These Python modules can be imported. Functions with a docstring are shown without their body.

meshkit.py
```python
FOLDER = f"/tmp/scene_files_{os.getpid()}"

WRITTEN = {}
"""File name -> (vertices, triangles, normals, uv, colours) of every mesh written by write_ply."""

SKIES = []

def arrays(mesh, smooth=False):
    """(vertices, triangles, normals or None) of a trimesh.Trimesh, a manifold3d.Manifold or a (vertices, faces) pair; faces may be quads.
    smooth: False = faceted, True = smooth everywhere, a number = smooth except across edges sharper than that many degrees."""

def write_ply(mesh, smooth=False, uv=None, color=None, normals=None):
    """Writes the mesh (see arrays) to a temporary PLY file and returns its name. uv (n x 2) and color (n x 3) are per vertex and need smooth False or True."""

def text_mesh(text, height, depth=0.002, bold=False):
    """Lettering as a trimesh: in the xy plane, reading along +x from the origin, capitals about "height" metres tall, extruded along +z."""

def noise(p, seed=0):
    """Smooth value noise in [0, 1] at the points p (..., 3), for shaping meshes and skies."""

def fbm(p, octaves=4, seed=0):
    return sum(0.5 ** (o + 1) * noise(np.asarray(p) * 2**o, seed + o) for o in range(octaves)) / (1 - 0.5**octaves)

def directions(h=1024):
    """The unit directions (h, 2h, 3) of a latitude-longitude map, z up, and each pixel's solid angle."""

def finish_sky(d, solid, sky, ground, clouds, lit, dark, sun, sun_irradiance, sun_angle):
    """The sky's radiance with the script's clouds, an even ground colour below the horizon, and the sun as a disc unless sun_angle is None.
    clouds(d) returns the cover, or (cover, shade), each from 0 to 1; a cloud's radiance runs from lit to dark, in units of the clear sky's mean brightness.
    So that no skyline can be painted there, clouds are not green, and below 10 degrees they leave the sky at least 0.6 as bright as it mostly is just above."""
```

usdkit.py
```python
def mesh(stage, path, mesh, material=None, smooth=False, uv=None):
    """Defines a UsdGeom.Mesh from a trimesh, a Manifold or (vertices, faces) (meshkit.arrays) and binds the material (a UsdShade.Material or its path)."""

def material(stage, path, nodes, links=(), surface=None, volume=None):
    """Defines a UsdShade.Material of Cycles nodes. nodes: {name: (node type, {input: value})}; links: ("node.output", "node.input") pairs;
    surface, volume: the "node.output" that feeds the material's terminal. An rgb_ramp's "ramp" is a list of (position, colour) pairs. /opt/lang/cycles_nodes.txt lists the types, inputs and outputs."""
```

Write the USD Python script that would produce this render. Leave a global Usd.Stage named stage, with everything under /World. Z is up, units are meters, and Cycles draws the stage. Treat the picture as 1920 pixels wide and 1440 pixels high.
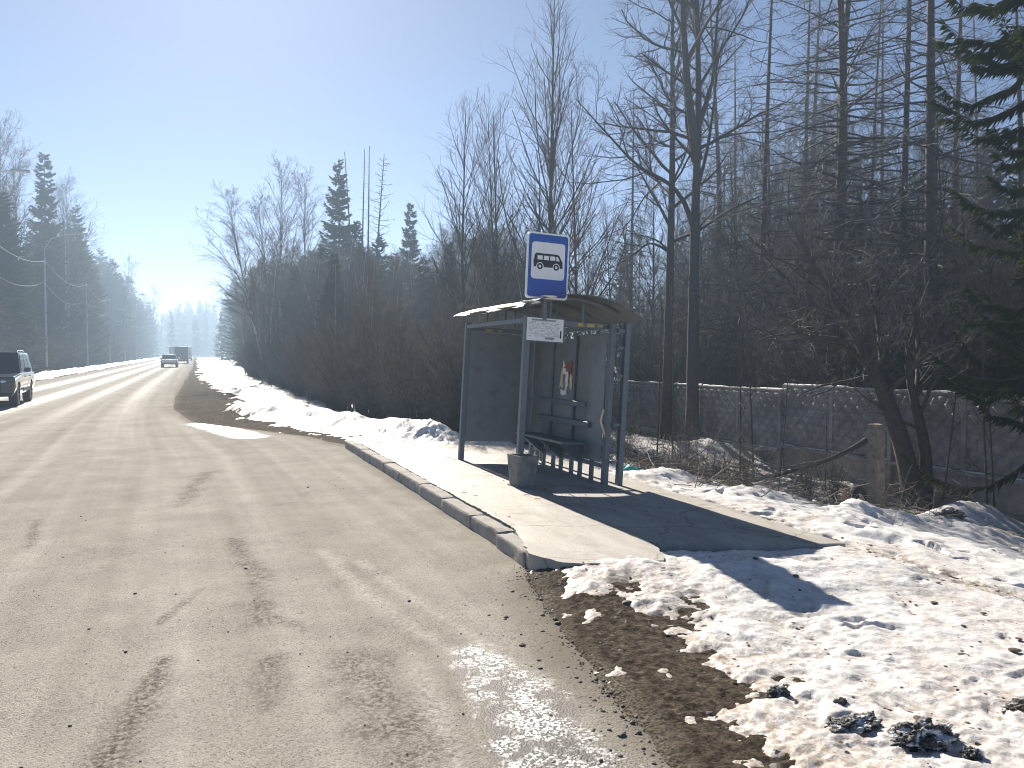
import math, random
import numpy as np, trimesh, manifold3d, shapely
import shapely.geometry as sg
from shapely import affinity
from pxr import Usd, UsdGeom, UsdLux, UsdShade, Gf, Sdf, Vt
import usdkit, meshkit
from meshkit import fbm

stage = Usd.Stage.CreateInMemory()
UsdGeom.SetStageUpAxis(stage, 'Z'); UsdGeom.SetStageMetersPerUnit(stage, 1.0)
UsdGeom.Xform.Define(stage, '/World'); UsdGeom.Scope.Define(stage, '/World/Looks')

# ------------------------------------------------------------------ camera, sky, sun, exposure
EYE = np.array([0, 0, 1.75]); YAW, PITCH, FPX = math.radians(22.3), math.radians(-1.94), 1442.0
cr = np.array([math.cos(YAW), -math.sin(YAW), 0])
cf = np.array([math.sin(YAW) * math.cos(PITCH), math.cos(YAW) * math.cos(PITCH), math.sin(PITCH)])
cu = np.cross(cr, cf)
cam = UsdGeom.Camera.Define(stage, '/World/camera')
cam.CreateHorizontalApertureAttr(36.0); cam.CreateVerticalApertureAttr(27.0)
cam.CreateFocalLengthAttr(36.0 * FPX / 1920)
cam.CreateExposureAttr(1.14)
cam.CreateClippingRangeAttr((0.05, 5000.0))
cam.AddTransformOp().Set(Gf.Matrix4d(*cr, 0, *cu, 0, *(-cf), 0, *EYE, 1))

SUN_AZ, SUN_EL = math.radians(2.44), math.radians(33.8)
sun_dir = np.array([math.sin(SUN_AZ) * math.cos(SUN_EL), math.cos(SUN_AZ) * math.cos(SUN_EL), math.sin(SUN_EL)])
usdkit.material(stage, '/World/Looks/sky', {
    'sky': ('sky_texture', dict(sky_type='single_scattering', sun_disc=False, sun_elevation=SUN_EL, sun_rotation=SUN_AZ, altitude=150.0, air_density=.52, aerosol_density=.2, ozone_density=2.2)),
    'bg': ('background_shader', dict(strength=0.05))}, [('sky.color', 'bg.color')], surface='bg.background')
dome = UsdLux.DomeLight.Define(stage, '/World/sky'); dome.CreateIntensityAttr(1.0)
dome.GetPrim().SetCustomDataByKey('kind', 'structure')
UsdShade.MaterialBindingAPI.Apply(dome.GetPrim()).Bind(UsdShade.Material.Get(stage, '/World/Looks/sky'))
sun = UsdLux.DistantLight.Define(stage, '/World/sun')
sun.CreateIntensityAttr(1.25); sun.CreateAngleAttr(0.53); sun.CreateColorAttr(Gf.Vec3f(1, .91, .79))
sun.GetPrim().CreateAttribute('inputs:normalize', Sdf.ValueTypeNames.Bool).Set(True)
sx_ = np.cross([0, 0, 1], sun_dir); sx_ /= np.linalg.norm(sx_); sy_ = np.cross(sun_dir, sx_)
UsdGeom.Xformable(sun).AddTransformOp().Set(Gf.Matrix4d(*sx_, 0, *sy_, 0, *sun_dir, 0, 0, 0, 60, 1))

# ------------------------------------------------------------------ materials
def mat(name, nodes, links, surface='p.BSDF', volume=None):
    return usdkit.material(stage, '/World/Looks/' + name, nodes, links, surface=surface, volume=volume)

def plain(name, color, rough=.6, var=.25, scale=6.0, bump=0.0, bscale=60.0, metallic=0.0, coat=0.0, spec=.5, dirt=None, dscale=2.5, dlo=.5, dhi=.75):
    """base colour with noise variation, optional blotches of a second colour and a fine bump"""
    c = np.array(color, float)
    n = {'g': ('geometry', {}), 'n': ('noise_texture', dict(scale=scale, detail=5.0, roughness=.6)),
         'r': ('rgb_ramp', dict(ramp=[(.25, c * (1 - var)), (.75, c * (1 + var))])),
         'p': ('principled_bsdf', dict(roughness=rough, metallic=metallic, coat_weight=coat, specular_ior_level=spec))}
    l = [('g.position', 'n.vector'), ('n.fac', 'r.fac')]
    out = 'r.color'
    if dirt is not None:
        n['n2'] = ('noise_texture', dict(scale=dscale, detail=6.0, roughness=.65)); n['m2'] = ('map_range', dict(from_min=dlo, from_max=dhi, clamp=True))
        n['mx'] = ('mix_color', dict(b=dirt))
        l += [('g.position', 'n2.vector'), ('n2.fac', 'm2.value'), ('m2.result', 'mx.fac'), (out, 'mx.a')]; out = 'mx.result'
    l.append((out, 'p.base_color'))
    if bump:
        n['nb'] = ('noise_texture', dict(scale=bscale, detail=4.0, roughness=.6)); n['b'] = ('bump', dict(strength=bump, distance=.02))
        l += [('g.position', 'nb.vector'), ('nb.fac', 'b.height'), ('b.normal', 'p.normal')]
    return mat(name, n, l)

M = {}
M['bark'] = plain('bark', (.06, .051, .045), .85, .4, 9, .6, 40)
M['bark_brown'] = plain('bark_brown', (.065, .052, .042), .85, .4, 12, .6, 40)
M['bark_pale'] = plain('bark_pale', (.17, .155, .13), .8, .35, 9, .4, 40, dirt=(.05, .045, .04), dscale=4, dlo=.55, dhi=.65)
M['birch'] = plain('birch_bark', (.5, .48, .44), .7, .15, 6, .3, 40, dirt=(.05, .045, .04), dscale=5, dlo=.55, dhi=.62)
M['twig'] = plain('twig', (.16, .152, .145), .8, .35, 5)
M['twig_pale'] = plain('twig_pale', (.13, .11, .085), .8, .35, 5)
M['twig_warm'] = plain('twig_warm', (.14, .115, .09), .8, .4, 3)
M['steel'] = plain('shelter_paint', (.105, .13, .145), .5, .12, 5, .1, 120, dirt=(.16, .12, .08), dscale=9, dlo=.66, dhi=.75)
M['panel'] = plain('shelter_panel', (.155, .167, .17), .45, .12, 3, .06, 12, dirt=(.085, .085, .08), dscale=4, dlo=.55, dhi=.8)
M['yellow'] = plain('old_yellow_paint', (.42, .3, .07), .6, .25, 25)
M['roof'] = plain('roof_sheet', (.085, .092, .095), .55, .25, 5, .25, 30, dirt=(.06, .055, .05), dscale=6)
M['white'] = plain('white_print', (.78, .78, .77), .4, .03, 9)
M['paper'] = plain('paper', (.72, .72, .7), .6, .05, 20)
M['signblue'] = plain('sign_blue', (.012, .075, .36), .3, .06, 7)
M['black'] = plain('black_print', (.012, .013, .016), .45, .1, 9)
M['greyprint'] = plain('grey_print', (.25, .25, .27), .6, .2, 60)
M['red'] = plain('red_print', (.24, .06, .045), .6, .2, 40)
M['cream'] = plain('cream_paper', (.6, .5, .33), .7, .15, 30)
M['brownpaper'] = plain('brown_paper', (.2, .14, .11), .7, .3, 30)
M['concrete'] = plain('concrete', (.30, .285, .26), .85, .18, 14, .5, 90, dirt=(.14, .125, .11), dscale=7, dlo=.5, dhi=.72)
M['fence'] = plain('fence_concrete', (.32, .31, .29), .9, .3, 5, .5, 50, dirt=(.2, .19, .175), dscale=1.3, dlo=.42, dhi=.66)
M['binconcrete'] = plain('bin_concrete', (.2, .195, .18), .9, .25, 9, .5, 70, dirt=(.11, .1, .09), dscale=6, dlo=.5, dhi=.7)
M['postwood'] = plain('weathered_post', (.30, .25, .19), .85, .25, 9, .5, 60, dirt=(.14, .115, .09), dscale=6, dlo=.5, dhi=.7)
M['wood'] = plain('raw_wood', (.38, .24, .13), .75, .2, 14, .3, 80)
M['woodlight'] = plain('light_wood', (.6, .48, .28), .7, .15, 14)
M['rubber'] = plain('rubber', (.02, .02, .021), .75, .2, 9)
M['darkpaint'] = plain('dark_car_paint', (.008, .012, .022), .22, .1, 2, metallic=.2, coat=1.0)
M['silverpaint'] = plain('silver_car_paint', (.6, .6, .62), .3, .06, 2, metallic=.5, coat=.8)
M['whitepaint'] = plain('white_van_paint', (.6, .6, .6), .4, .06, 2, coat=.3)
M['vangrey'] = plain('grey_van_paint', (.16, .165, .18), .45, .1, 2)
M['carglass'] = plain('car_glass', (.012, .02, .03), .05, .1, 2, spec=.8)
M['chrome'] = plain('chrome', (.7, .7, .72), .12, .03, 5, metallic=1.0)
M['lamp_glass'] = plain('headlamp_glass', (.75, .78, .82), .08, .05, 5, spec=.8)
M['redlamp'] = plain('tail_lamp', (.35, .02, .02), .15, .05, 5)
M['galv'] = plain('galvanised_steel', (.42, .43, .44), .45, .12, 3, metallic=.6)
M['cable'] = plain('cable_sheath', (.3, .3, .32), .5, .1, 3)
M['teal'] = plain('teal_plastic', (.05, .35, .33), .35, .3, 20)
M['ice'] = plain('dirty_ice', (.05, .048, .045), .5, .7, 25, .9, 45, dirt=(.62, .62, .63), dscale=14, dlo=.52, dhi=.58)
M['clod'] = plain('frozen_earth', (.10, .08, .06), .8, .5, 25, .7, 60, dirt=(.5, .5, .5), dscale=9, dlo=.6, dhi=.68)
M['snowcap'] = plain('snow_cap', (.8, .8, .81), .6, .05, 9, .3, 40)
M['stone'] = plain('small_stone', (.07, .062, .055), .7, .5, 30)
M['leaf'] = plain('dead_leaf', (.07, .045, .03), .8, .5, 18)
M['moss'] = plain('moss', (.12, .12, .03), .9, .3, 30)

def leafmat(name, c1, c2):
    return mat(name, {'g': ('geometry', {}), 'o': ('object_info', {}), 'n': ('noise_texture', dict(scale=1.7, detail=4.0)), 'r': ('rgb_ramp', dict(ramp=[(.3, c1), (.7, c2)])),
        'd': ('diffuse_bsdf', {}), 't': ('translucent_bsdf', {}), 'm': ('mix_closure', dict(fac=.3))},
        [('g.position', 'n.vector'), ('n.fac', 'r.fac'), ('r.color', 'd.color'), ('r.color', 't.color'), ('d.BSDF', 'm.closure1'), ('t.BSDF', 'm.closure2')], surface='m.closure')
M['needles'] = leafmat('spruce_needles', (.022, .035, .018), (.05, .065, .028))
M['needles_near'] = leafmat('spruce_needles_near', (.02, .03, .012), (.055, .07, .024))

def attr(n): return ('attribute', dict(attribute=n))
# dusty asphalt: pale dust, lengthwise wheel streaks, bare dark patches, grit; gloss where it is wet or polished
M['road'] = mat('dusty_asphalt', {
    'g': ('geometry', {}), 'lat': attr('lat'), 'wet': attr('wet'), 'stain': attr('stain'), 'polish': attr('polish'), 'dust': attr('dust'),
    'sep': ('separate_xyz', {}), 'sy': ('math', dict(math_type='multiply', value2=.035)), 'sxx': ('math', dict(math_type='multiply', value2=2.4)), 'cv': ('combine_xyz', {}),
    'streak': ('noise_texture', dict(scale=1.0, detail=5.0, roughness=.6)), 'streakr': ('rgb_ramp', dict(ramp=[(.3, (.285, .268, .234)), (.5, (.328, .311, .275)), (.68, (.38, .363, .325))])),
    'mid': ('noise_texture', dict(scale=2.2, detail=6.0, roughness=.65)), 'midr': ('map_range', dict(from_min=.3, from_max=.75, to_min=.86, to_max=1.1, clamp=True)),
    'fine': ('noise_texture', dict(scale=85.0, detail=4.0, roughness=.7, distortion=1.2)), 'finer': ('map_range', dict(from_min=.36, from_max=.5, to_min=.42, to_max=1.1, clamp=True)),
    'grit': ('noise_texture', dict(scale=150.0, detail=2.0, roughness=.7)), 'gritm': ('map_range', dict(from_min=.56, from_max=.62, clamp=True)),
    'cluster': ('noise_texture', dict(scale=.9, detail=5.0, roughness=.7)), 'clusterm': ('map_range', dict(from_min=.42, from_max=.66, to_min=.12, to_max=.95, clamp=True)),
    'sq': ('noise_texture', dict(scale=17.0, detail=7.0, roughness=.72, distortion=.4)), 'sqs': ('math', dict(math_type='subtract', value2=.5)), 'sqa': ('math', dict(math_type='absolute')), 'sqm': ('map_range', dict(from_min=.0, from_max=.016, to_min=.8, to_max=0., clamp=True)), 'sqc': ('math', dict(math_type='multiply')), 'm7': ('mix_color', dict(b=(.07, .062, .053))), 'salt': attr('salt'), 'm8': ('mix_color', dict(b=(.52, .50, .46))), 'saltm': ('math', dict(math_type='multiply')), 'sn': ('noise_texture', dict(scale=30.0, detail=6.0, roughness=.75)), 'snm': ('map_range', dict(from_min=.4, from_max=.6, clamp=True)), 'stn': ('noise_texture', dict(scale=34.0, detail=6.0, roughness=.75)),
    'gm': ('math', dict(math_type='multiply')),
    'm1': ('mix_color', dict(blend_type='multiply', fac=1.0)), 'm2': ('mix_color', dict(blend_type='multiply', fac=1.0)),
    'm3': ('mix_color', dict(b=(.06, .052, .045))), 'st': ('math', dict(math_type='multiply')), 'm4': ('mix_color', dict(b=(.085, .075, .065))),
    'fn': ('map_range', dict(from_min=.42, from_max=.58, clamp=True)), 'm6': ('mix_color', dict(b=(.16, .14, .112))),
    'rg2': ('mix_float', dict(a=.95, b=.5)), 'cells': ('voronoi_texture', dict(scale=85.0)), 'csep': ('separate_xyz', {}), 'cm': ('map_range', dict(from_min=.46, from_max=.56, clamp=True)), 'wn': ('noise_texture', dict(scale=5.0, detail=6.0, roughness=.7)), 'wnm': ('map_range', dict(from_min=.44, from_max=.56, clamp=True)), 'cmm': ('math', dict(math_type='multiply')), 'cmw': ('math', dict(math_type='multiply')),
    'wetp': ('principled_bsdf', dict(base_color=(.06, .058, .056), roughness=.42, specular_ior_level=.25)), 'icebump': ('bump', dict(strength=.9, distance=.006)), 'icep': ('principled_bsdf', dict(base_color=(.8, .8, .8), roughness=.3, specular_ior_level=.6)), 'mixd': ('mix_closure', {}), 'mixc': ('mix_closure', {}),
    'bump': ('bump', dict(strength=.5, distance=.008)), 'hsum': ('math', dict(math_type='add')), 'wb': ('voronoi_texture', dict(scale=95.0)),
    'p': ('principled_bsdf', dict(specular_ior_level=.05)), 'spl': ('map_range', dict(from_min=0., from_max=1., to_min=.03, to_max=.4))},
    [('polish.fac', 'spl.value'), ('spl.result', 'p.specular_ior_level'), ('g.position', 'sep.vector'), ('sep.y', 'sy.value1'), ('lat.fac', 'sxx.value1'), ('sxx.value', 'cv.x'), ('sy.value', 'cv.y'), ('cv.vector', 'streak.vector'), ('streak.fac', 'streakr.fac'),
     ('g.position', 'mid.vector'), ('mid.fac', 'midr.value'), ('g.position', 'fine.vector'), ('fine.fac', 'finer.value'), ('g.position', 'grit.vector'), ('grit.fac', 'gritm.value'),
     ('g.position', 'cluster.vector'), ('cluster.fac', 'clusterm.value'), ('gritm.result', 'gm.value1'), ('clusterm.result', 'gm.value2'),
     ('streakr.color', 'm1.a'), ('midr.result', 'm1.b'), ('m1.result', 'm2.a'), ('finer.result', 'm2.b'), ('m2.result', 'm3.a'), ('gm.value', 'm3.fac'),
     ('g.position', 'stn.vector'), ('stn.fac', 'fn.value'), ('fn.result', 'st.value1'), ('stain.fac', 'st.value2'), ('m3.result', 'm4.a'), ('st.value', 'm4.fac'),
     ('m4.result', 'm6.a'), ('dust.fac', 'm6.fac'), ('m6.result', 'm7.a'), ('g.position', 'sq.vector'), ('sq.fac', 'sqs.value1'), ('sqs.value', 'sqa.value1'), ('sqa.value', 'sqm.value'), ('sqm.result', 'sqc.value1'), ('clusterm.result', 'sqc.value2'), ('sqc.value', 'm7.fac'), ('g.position', 'sn.vector'), ('sn.fac', 'snm.value'), ('snm.result', 'saltm.value1'), ('salt.fac', 'saltm.value2'), ('saltm.value', 'm8.fac'), ('m7.result', 'm8.a'), ('m8.result', 'p.base_color'), ('g.position', 'cells.vector'), ('cells.color', 'csep.vector'), ('csep.x', 'cm.value'), ('g.position', 'wn.vector'), ('wn.fac', 'wnm.value'), ('cm.result', 'cmm.value1'), ('wnm.result', 'cmm.value2'), ('cmm.value', 'cmw.value1'), ('wet.fac', 'cmw.value2'), ('bump.normal', 'wetp.normal'), ('cells.distance', 'icebump.height'), ('icebump.normal', 'icep.normal'),
     ('wet.fac', 'mixd.fac'), ('p.BSDF', 'mixd.closure1'), ('wetp.BSDF', 'mixd.closure2'), ('cmw.value', 'mixc.fac'), ('mixd.closure', 'mixc.closure1'), ('icep.BSDF', 'mixc.closure2'),
     ('polish.fac', 'rg2.fac'), ('rg2.result', 'p.roughness'),
     ('g.position', 'wb.vector'), ('fine.fac', 'hsum.value1'), ('wb.distance', 'hsum.value2'), ('hsum.value', 'bump.height'), ('bump.normal', 'p.normal')], surface='mixc.closure')
M['dirt'] = mat('bare_earth', {
    'g': ('geometry', {}), 'dust': attr('dust'), 'n': ('noise_texture', dict(scale=16.0, detail=9.0, roughness=.8)), 'r': ('rgb_ramp', dict(ramp=[(.38, (.016, .013, .01)), (.47, (.055, .044, .034)), (.57, (.11, .09, .068)), (.68, (.22, .19, .155))])),
    'dn': ('noise_texture', dict(scale=60.0, detail=4.0, roughness=.6)), 'dr': ('rgb_ramp', dict(ramp=[(.40, (.045, .036, .028)), (.57, (.2, .175, .138))])), 'mx': ('mix_color', {}),
    'bn': ('noise_texture', dict(scale=38.0, detail=6.0, roughness=.7)), 'b': ('bump', dict(strength=.9, distance=.03)), 'p': ('principled_bsdf', dict(roughness=1.0, specular_ior_level=.05))},
    [('g.position', 'n.vector'), ('n.fac', 'r.fac'), ('g.position', 'dn.vector'), ('dn.fac', 'dr.fac'), ('dust.fac', 'mx.fac'), ('r.color', 'mx.a'), ('dr.color', 'mx.b'), ('mx.result', 'p.base_color'),
     ('g.position', 'bn.vector'), ('bn.fac', 'b.height'), ('b.normal', 'p.normal')])
M['snow'] = mat('old_snow', {
    'g': ('geometry', {}), 'dirty': attr('dirty'), 'n': ('noise_texture', dict(scale=5.0, detail=7.0, roughness=.7)), 'r': ('rgb_ramp', dict(ramp=[(.32, (.50, .48, .455)), (.5, (.66, .655, .655)), (.68, (.74, .745, .755))])),
    'n2': ('noise_texture', dict(scale=22.0, detail=5.0, roughness=.7)), 'dm': ('map_range', dict(from_min=.35, from_max=.62, clamp=True)), 'dd': ('math', dict(math_type='multiply')), 'mx': ('mix_color', dict(b=(.27, .215, .16))),
    'bn': ('noise_texture', dict(scale=28.0, detail=6.0, roughness=.65)), 'b': ('bump', dict(strength=.5, distance=.02)), 'p': ('principled_bsdf', dict(roughness=.55, specular_ior_level=.35))},
    [('g.position', 'n.vector'), ('n.fac', 'r.fac'), ('g.position', 'n2.vector'), ('n2.fac', 'dm.value'), ('dm.result', 'dd.value1'), ('dirty.fac', 'dd.value2'), ('dd.value', 'mx.fac'), ('r.color', 'mx.a'), ('mx.result', 'p.base_color'),
     ('g.position', 'bn.vector'), ('bn.fac', 'b.height'), ('b.normal', 'p.normal')])
M['slab'] = mat('platform_concrete', {
    'g': ('geometry', {}), 'mp': ('mapping', dict(scale=(1.6, .5, 1))), 'n': ('noise_texture', dict(scale=2.2, detail=8.0, roughness=.68)), 'r': ('rgb_ramp', dict(ramp=[(.3, (.24, .226, .2)), (.5, (.325, .308, .277)), (.7, (.41, .39, .358))])),
    'n2': ('noise_texture', dict(scale=1.1, detail=6.0, roughness=.75)), 'm2': ('map_range', dict(from_min=.56, from_max=.7, clamp=True)), 'mx': ('mix_color', dict(b=(.17, .15, .125))),
    'vc': ('voronoi_texture', dict(scale=.75, feature='distance_to_edge')), 'wv': ('noise_texture', dict(scale=2.5, detail=5.0)), 'wa': ('vector_math', dict(math_type='multiply_add', vector2=(.35, .35, .35))), 'vcm': ('map_range', dict(from_min=.0, from_max=.012, to_min=.6, to_max=0., clamp=True)), 'mx3': ('mix_color', dict(b=(.06, .052, .045))),
    'sp': ('noise_texture', dict(scale=55.0, detail=3.0)), 'spm': ('map_range', dict(from_min=.68, from_max=.72, to_max=.7, clamp=True)), 'mx2': ('mix_color', dict(b=(.07, .06, .05))),
    'bn': ('noise_texture', dict(scale=20.0, detail=9.0, roughness=.78)), 'b': ('bump', dict(strength=.6, distance=.014)), 'p': ('principled_bsdf', dict(roughness=.62))},
    [('g.position', 'mp.vector'), ('mp.vector', 'n.vector'), ('n.fac', 'r.fac'), ('g.position', 'n2.vector'), ('n2.fac', 'm2.value'), ('m2.result', 'mx.fac'), ('r.color', 'mx.a'),
     ('g.position', 'sp.vector'), ('sp.fac', 'spm.value'), ('spm.result', 'mx2.fac'), ('mx.result', 'mx2.a'), ('g.position', 'wv.vector'), ('wv.color', 'wa.vector1'), ('g.position', 'wa.vector3'), ('wa.vector', 'vc.vector'), ('vc.distance', 'vcm.value'), ('vcm.result', 'mx3.fac'), ('mx2.result', 'mx3.a'), ('mx3.result', 'p.base_color'), ('g.position', 'bn.vector'), ('bn.fac', 'b.height'), ('b.normal', 'p.normal')])
M['haze'] = mat('haze_air', {'v': ('principled_volume', dict(color=(.53, .72, .95), density=.0017, anisotropy=.44))}, [], surface=None, volume='v.volume')

# ------------------------------------------------------------------ helpers
used = {}
def numbered(parent, name):
    k = used.get((parent, name), 0); used[(parent, name)] = k + 1
    return f'{parent}/{name}' + (f'_{k:03d}' if k else '')
def tag(o, label=None, cat=None, group=None, kind=None):
    o = o.GetPrim() if hasattr(o, 'GetPrim') else o
    for k, v in (('label', label), ('category', cat), ('group', group), ('kind', kind)):
        if v: o.SetCustomDataByKey(k, v)
    return o
def path_of(p): return '/World' if p is None else str((p.GetPrim() if hasattr(p, 'GetPrim') else p).GetPath())
def obj(name, mesh, material, parent=None, smooth=False):
    m = usdkit.mesh(stage, numbered(path_of(parent), name), mesh, M[material], smooth=smooth)
    return m.GetPrim()
def place(x, loc, rz=0, s=(1, 1, 1), rx=0, ry=0):
    x = UsdGeom.Xformable(x)
    x.ClearXformOpOrder()
    x.AddTranslateOp().Set(Gf.Vec3d(*map(float, loc))); x.AddRotateXYZOp().Set(Gf.Vec3f(float(rx), float(ry), float(rz)))
    x.AddScaleOp().Set(Gf.Vec3f(*map(float, (s if np.ndim(s) else (s,) * 3))))
def thing(name, label, cat, loc=(0, 0, 0), rz=0, group=None, s=1, rx=0, ry=0, kind=None):
    x = UsdGeom.Xform.Define(stage, numbered('/World', name)); place(x, loc, rz, s, rx, ry)
    return tag(x, label, cat, group, kind)
def dup(src, label, loc, rz=0, s=1, group=None, rx=0, ry=0, name=None):
    """another thing of the same kind; the first call with an unplaced source moves the source itself"""
    if not src.GetCustomDataByKey('label'):
        o = src
    else:
        o = UsdGeom.Xform.Define(stage, numbered('/World', name or src.GetName().rstrip('0123456789_'))).GetPrim()
        o.GetReferences().AddInternalReference(src.GetPath()); o.SetInstanceable(True)
    place(o, loc, rz, s, rx, ry)
    o.SetCustomDataByKey('label', label); o.SetCustomDataByKey('category', src.GetCustomDataByKey('category'))
    if group: o.SetCustomDataByKey('group', group)
    return o
def proto(name, cat):
    x = UsdGeom.Xform.Define(stage, numbered('/World', name)).GetPrim(); x.SetCustomDataByKey('category', cat)
    return x

class MB:
    def __init__(s): s.v, s.f, s.n = [], [], 0
    def add(s, v, f):
        v = np.asarray(v, float); f = np.asarray(f, int)
        if f.shape[1] == 4: f = np.vstack([f[:, [0, 1, 2]], f[:, [0, 2, 3]]])
        s.v.append(v); s.f.append(f + s.n); s.n += len(v); return s
    def tm(s, m): return s.add(m.vertices, m.faces)
    def box(s, lo, hi, c=.004):
        """a box with chamfered edges"""
        lo, hi = np.minimum(lo, hi), np.maximum(lo, hi); c = min(c, .3 * (hi - lo).min())
        pts = []
        for sx in (0, 1):
            for sy in (0, 1):
                for sz in (0, 1):
                    p = np.where([sx, sy, sz], hi, lo); d = np.where([sx, sy, sz], -c, c)
                    for k in range(3):
                        q = p + d; q[k] = p[k]; pts.append(q)
        return s.tm(trimesh.convex.convex_hull(np.array(pts)))
    def bar(s, a, b, w, h=None, upv=(0, 0, 1)):
        """a square bar from a to b"""
        a, b = np.asarray(a, float), np.asarray(b, float); h = h or w; t = (b - a) / np.linalg.norm(b - a)
        u = np.cross(t, upv); u = np.cross(t, [0, 1, 0]) if np.linalg.norm(u) < 1e-3 else u; u /= np.linalg.norm(u); n = np.cross(u, t)
        pts = []; c = .12 * min(w, h)
        for e in (a, b):
            for (p, q) in ((1, 1), (1, -1), (-1, 1), (-1, -1)):
                pts += [e + u * p * (w / 2 - c) + n * q * h / 2, e + u * p * w / 2 + n * q * (h / 2 - c)]
        return s.tm(trimesh.convex.convex_hull(np.array(pts)))
    def tube(s, pts, r, S=8):
        p = np.asarray(pts, float)[None]; r = np.broadcast_to(np.asarray(r, float), (1, p.shape[1]))
        v, f = tubes(p, r, S); return s.add(v, f)
    def poly(s, shape, depth, T=None):
        for g in getattr(shape, 'geoms', [shape]):
            if g.is_empty: continue
            m = trimesh.creation.extrude_polygon(g, depth, engine='earcut')
            if T is not None: m.apply_transform(T)
            s.tm(m)
        return s
    def mesh(s): return (np.vstack(s.v), np.vstack(s.f))
    def build(s, name, material, parent=None, smooth=False): return obj(name, s.mesh(), material, parent, smooth)

def tubes(P, R, S=4, cap=True):
    N, K, _ = P.shape
    T = np.gradient(P, axis=1); T /= np.linalg.norm(T, axis=2, keepdims=True) + 1e-12
    ref = np.where(np.abs(T[:, :1, 2:]) < .8, [0, 0, 1.0], [1.0, 0, 0])
    A = np.cross(T, np.broadcast_to(ref, T.shape)); A /= np.linalg.norm(A, axis=2, keepdims=True) + 1e-12; B = np.cross(T, A)
    ang = np.arange(S) * 2 * np.pi / S
    V = P[:, :, None] + R[:, :, None, None] * (np.cos(ang)[:, None] * A[:, :, None] + np.sin(ang)[:, None] * B[:, :, None])
    i, j, n = np.meshgrid(np.arange(K - 1), np.arange(S), np.arange(N) * K * S, indexing='ij')
    a = n + i * S + j; b = n + i * S + (j + 1) % S
    F = np.stack([a, a + S, b + S, b], -1).reshape(-1, 4)
    F = np.vstack([F[:, [0, 1, 2]], F[:, [0, 2, 3]]])
    if cap and S > 2:
        ends = np.arange(N) * K * S
        F = np.vstack([F] + [np.stack([ends + 0, ends + k, ends + k + 1], 1) for k in range(1, S - 1)] + [np.stack([ends + (K - 1) * S, ends + (K - 1) * S + k + 1, ends + (K - 1) * S + k], 1) for k in range(1, S - 1)])
    return V.reshape(-1, 3), F

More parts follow.
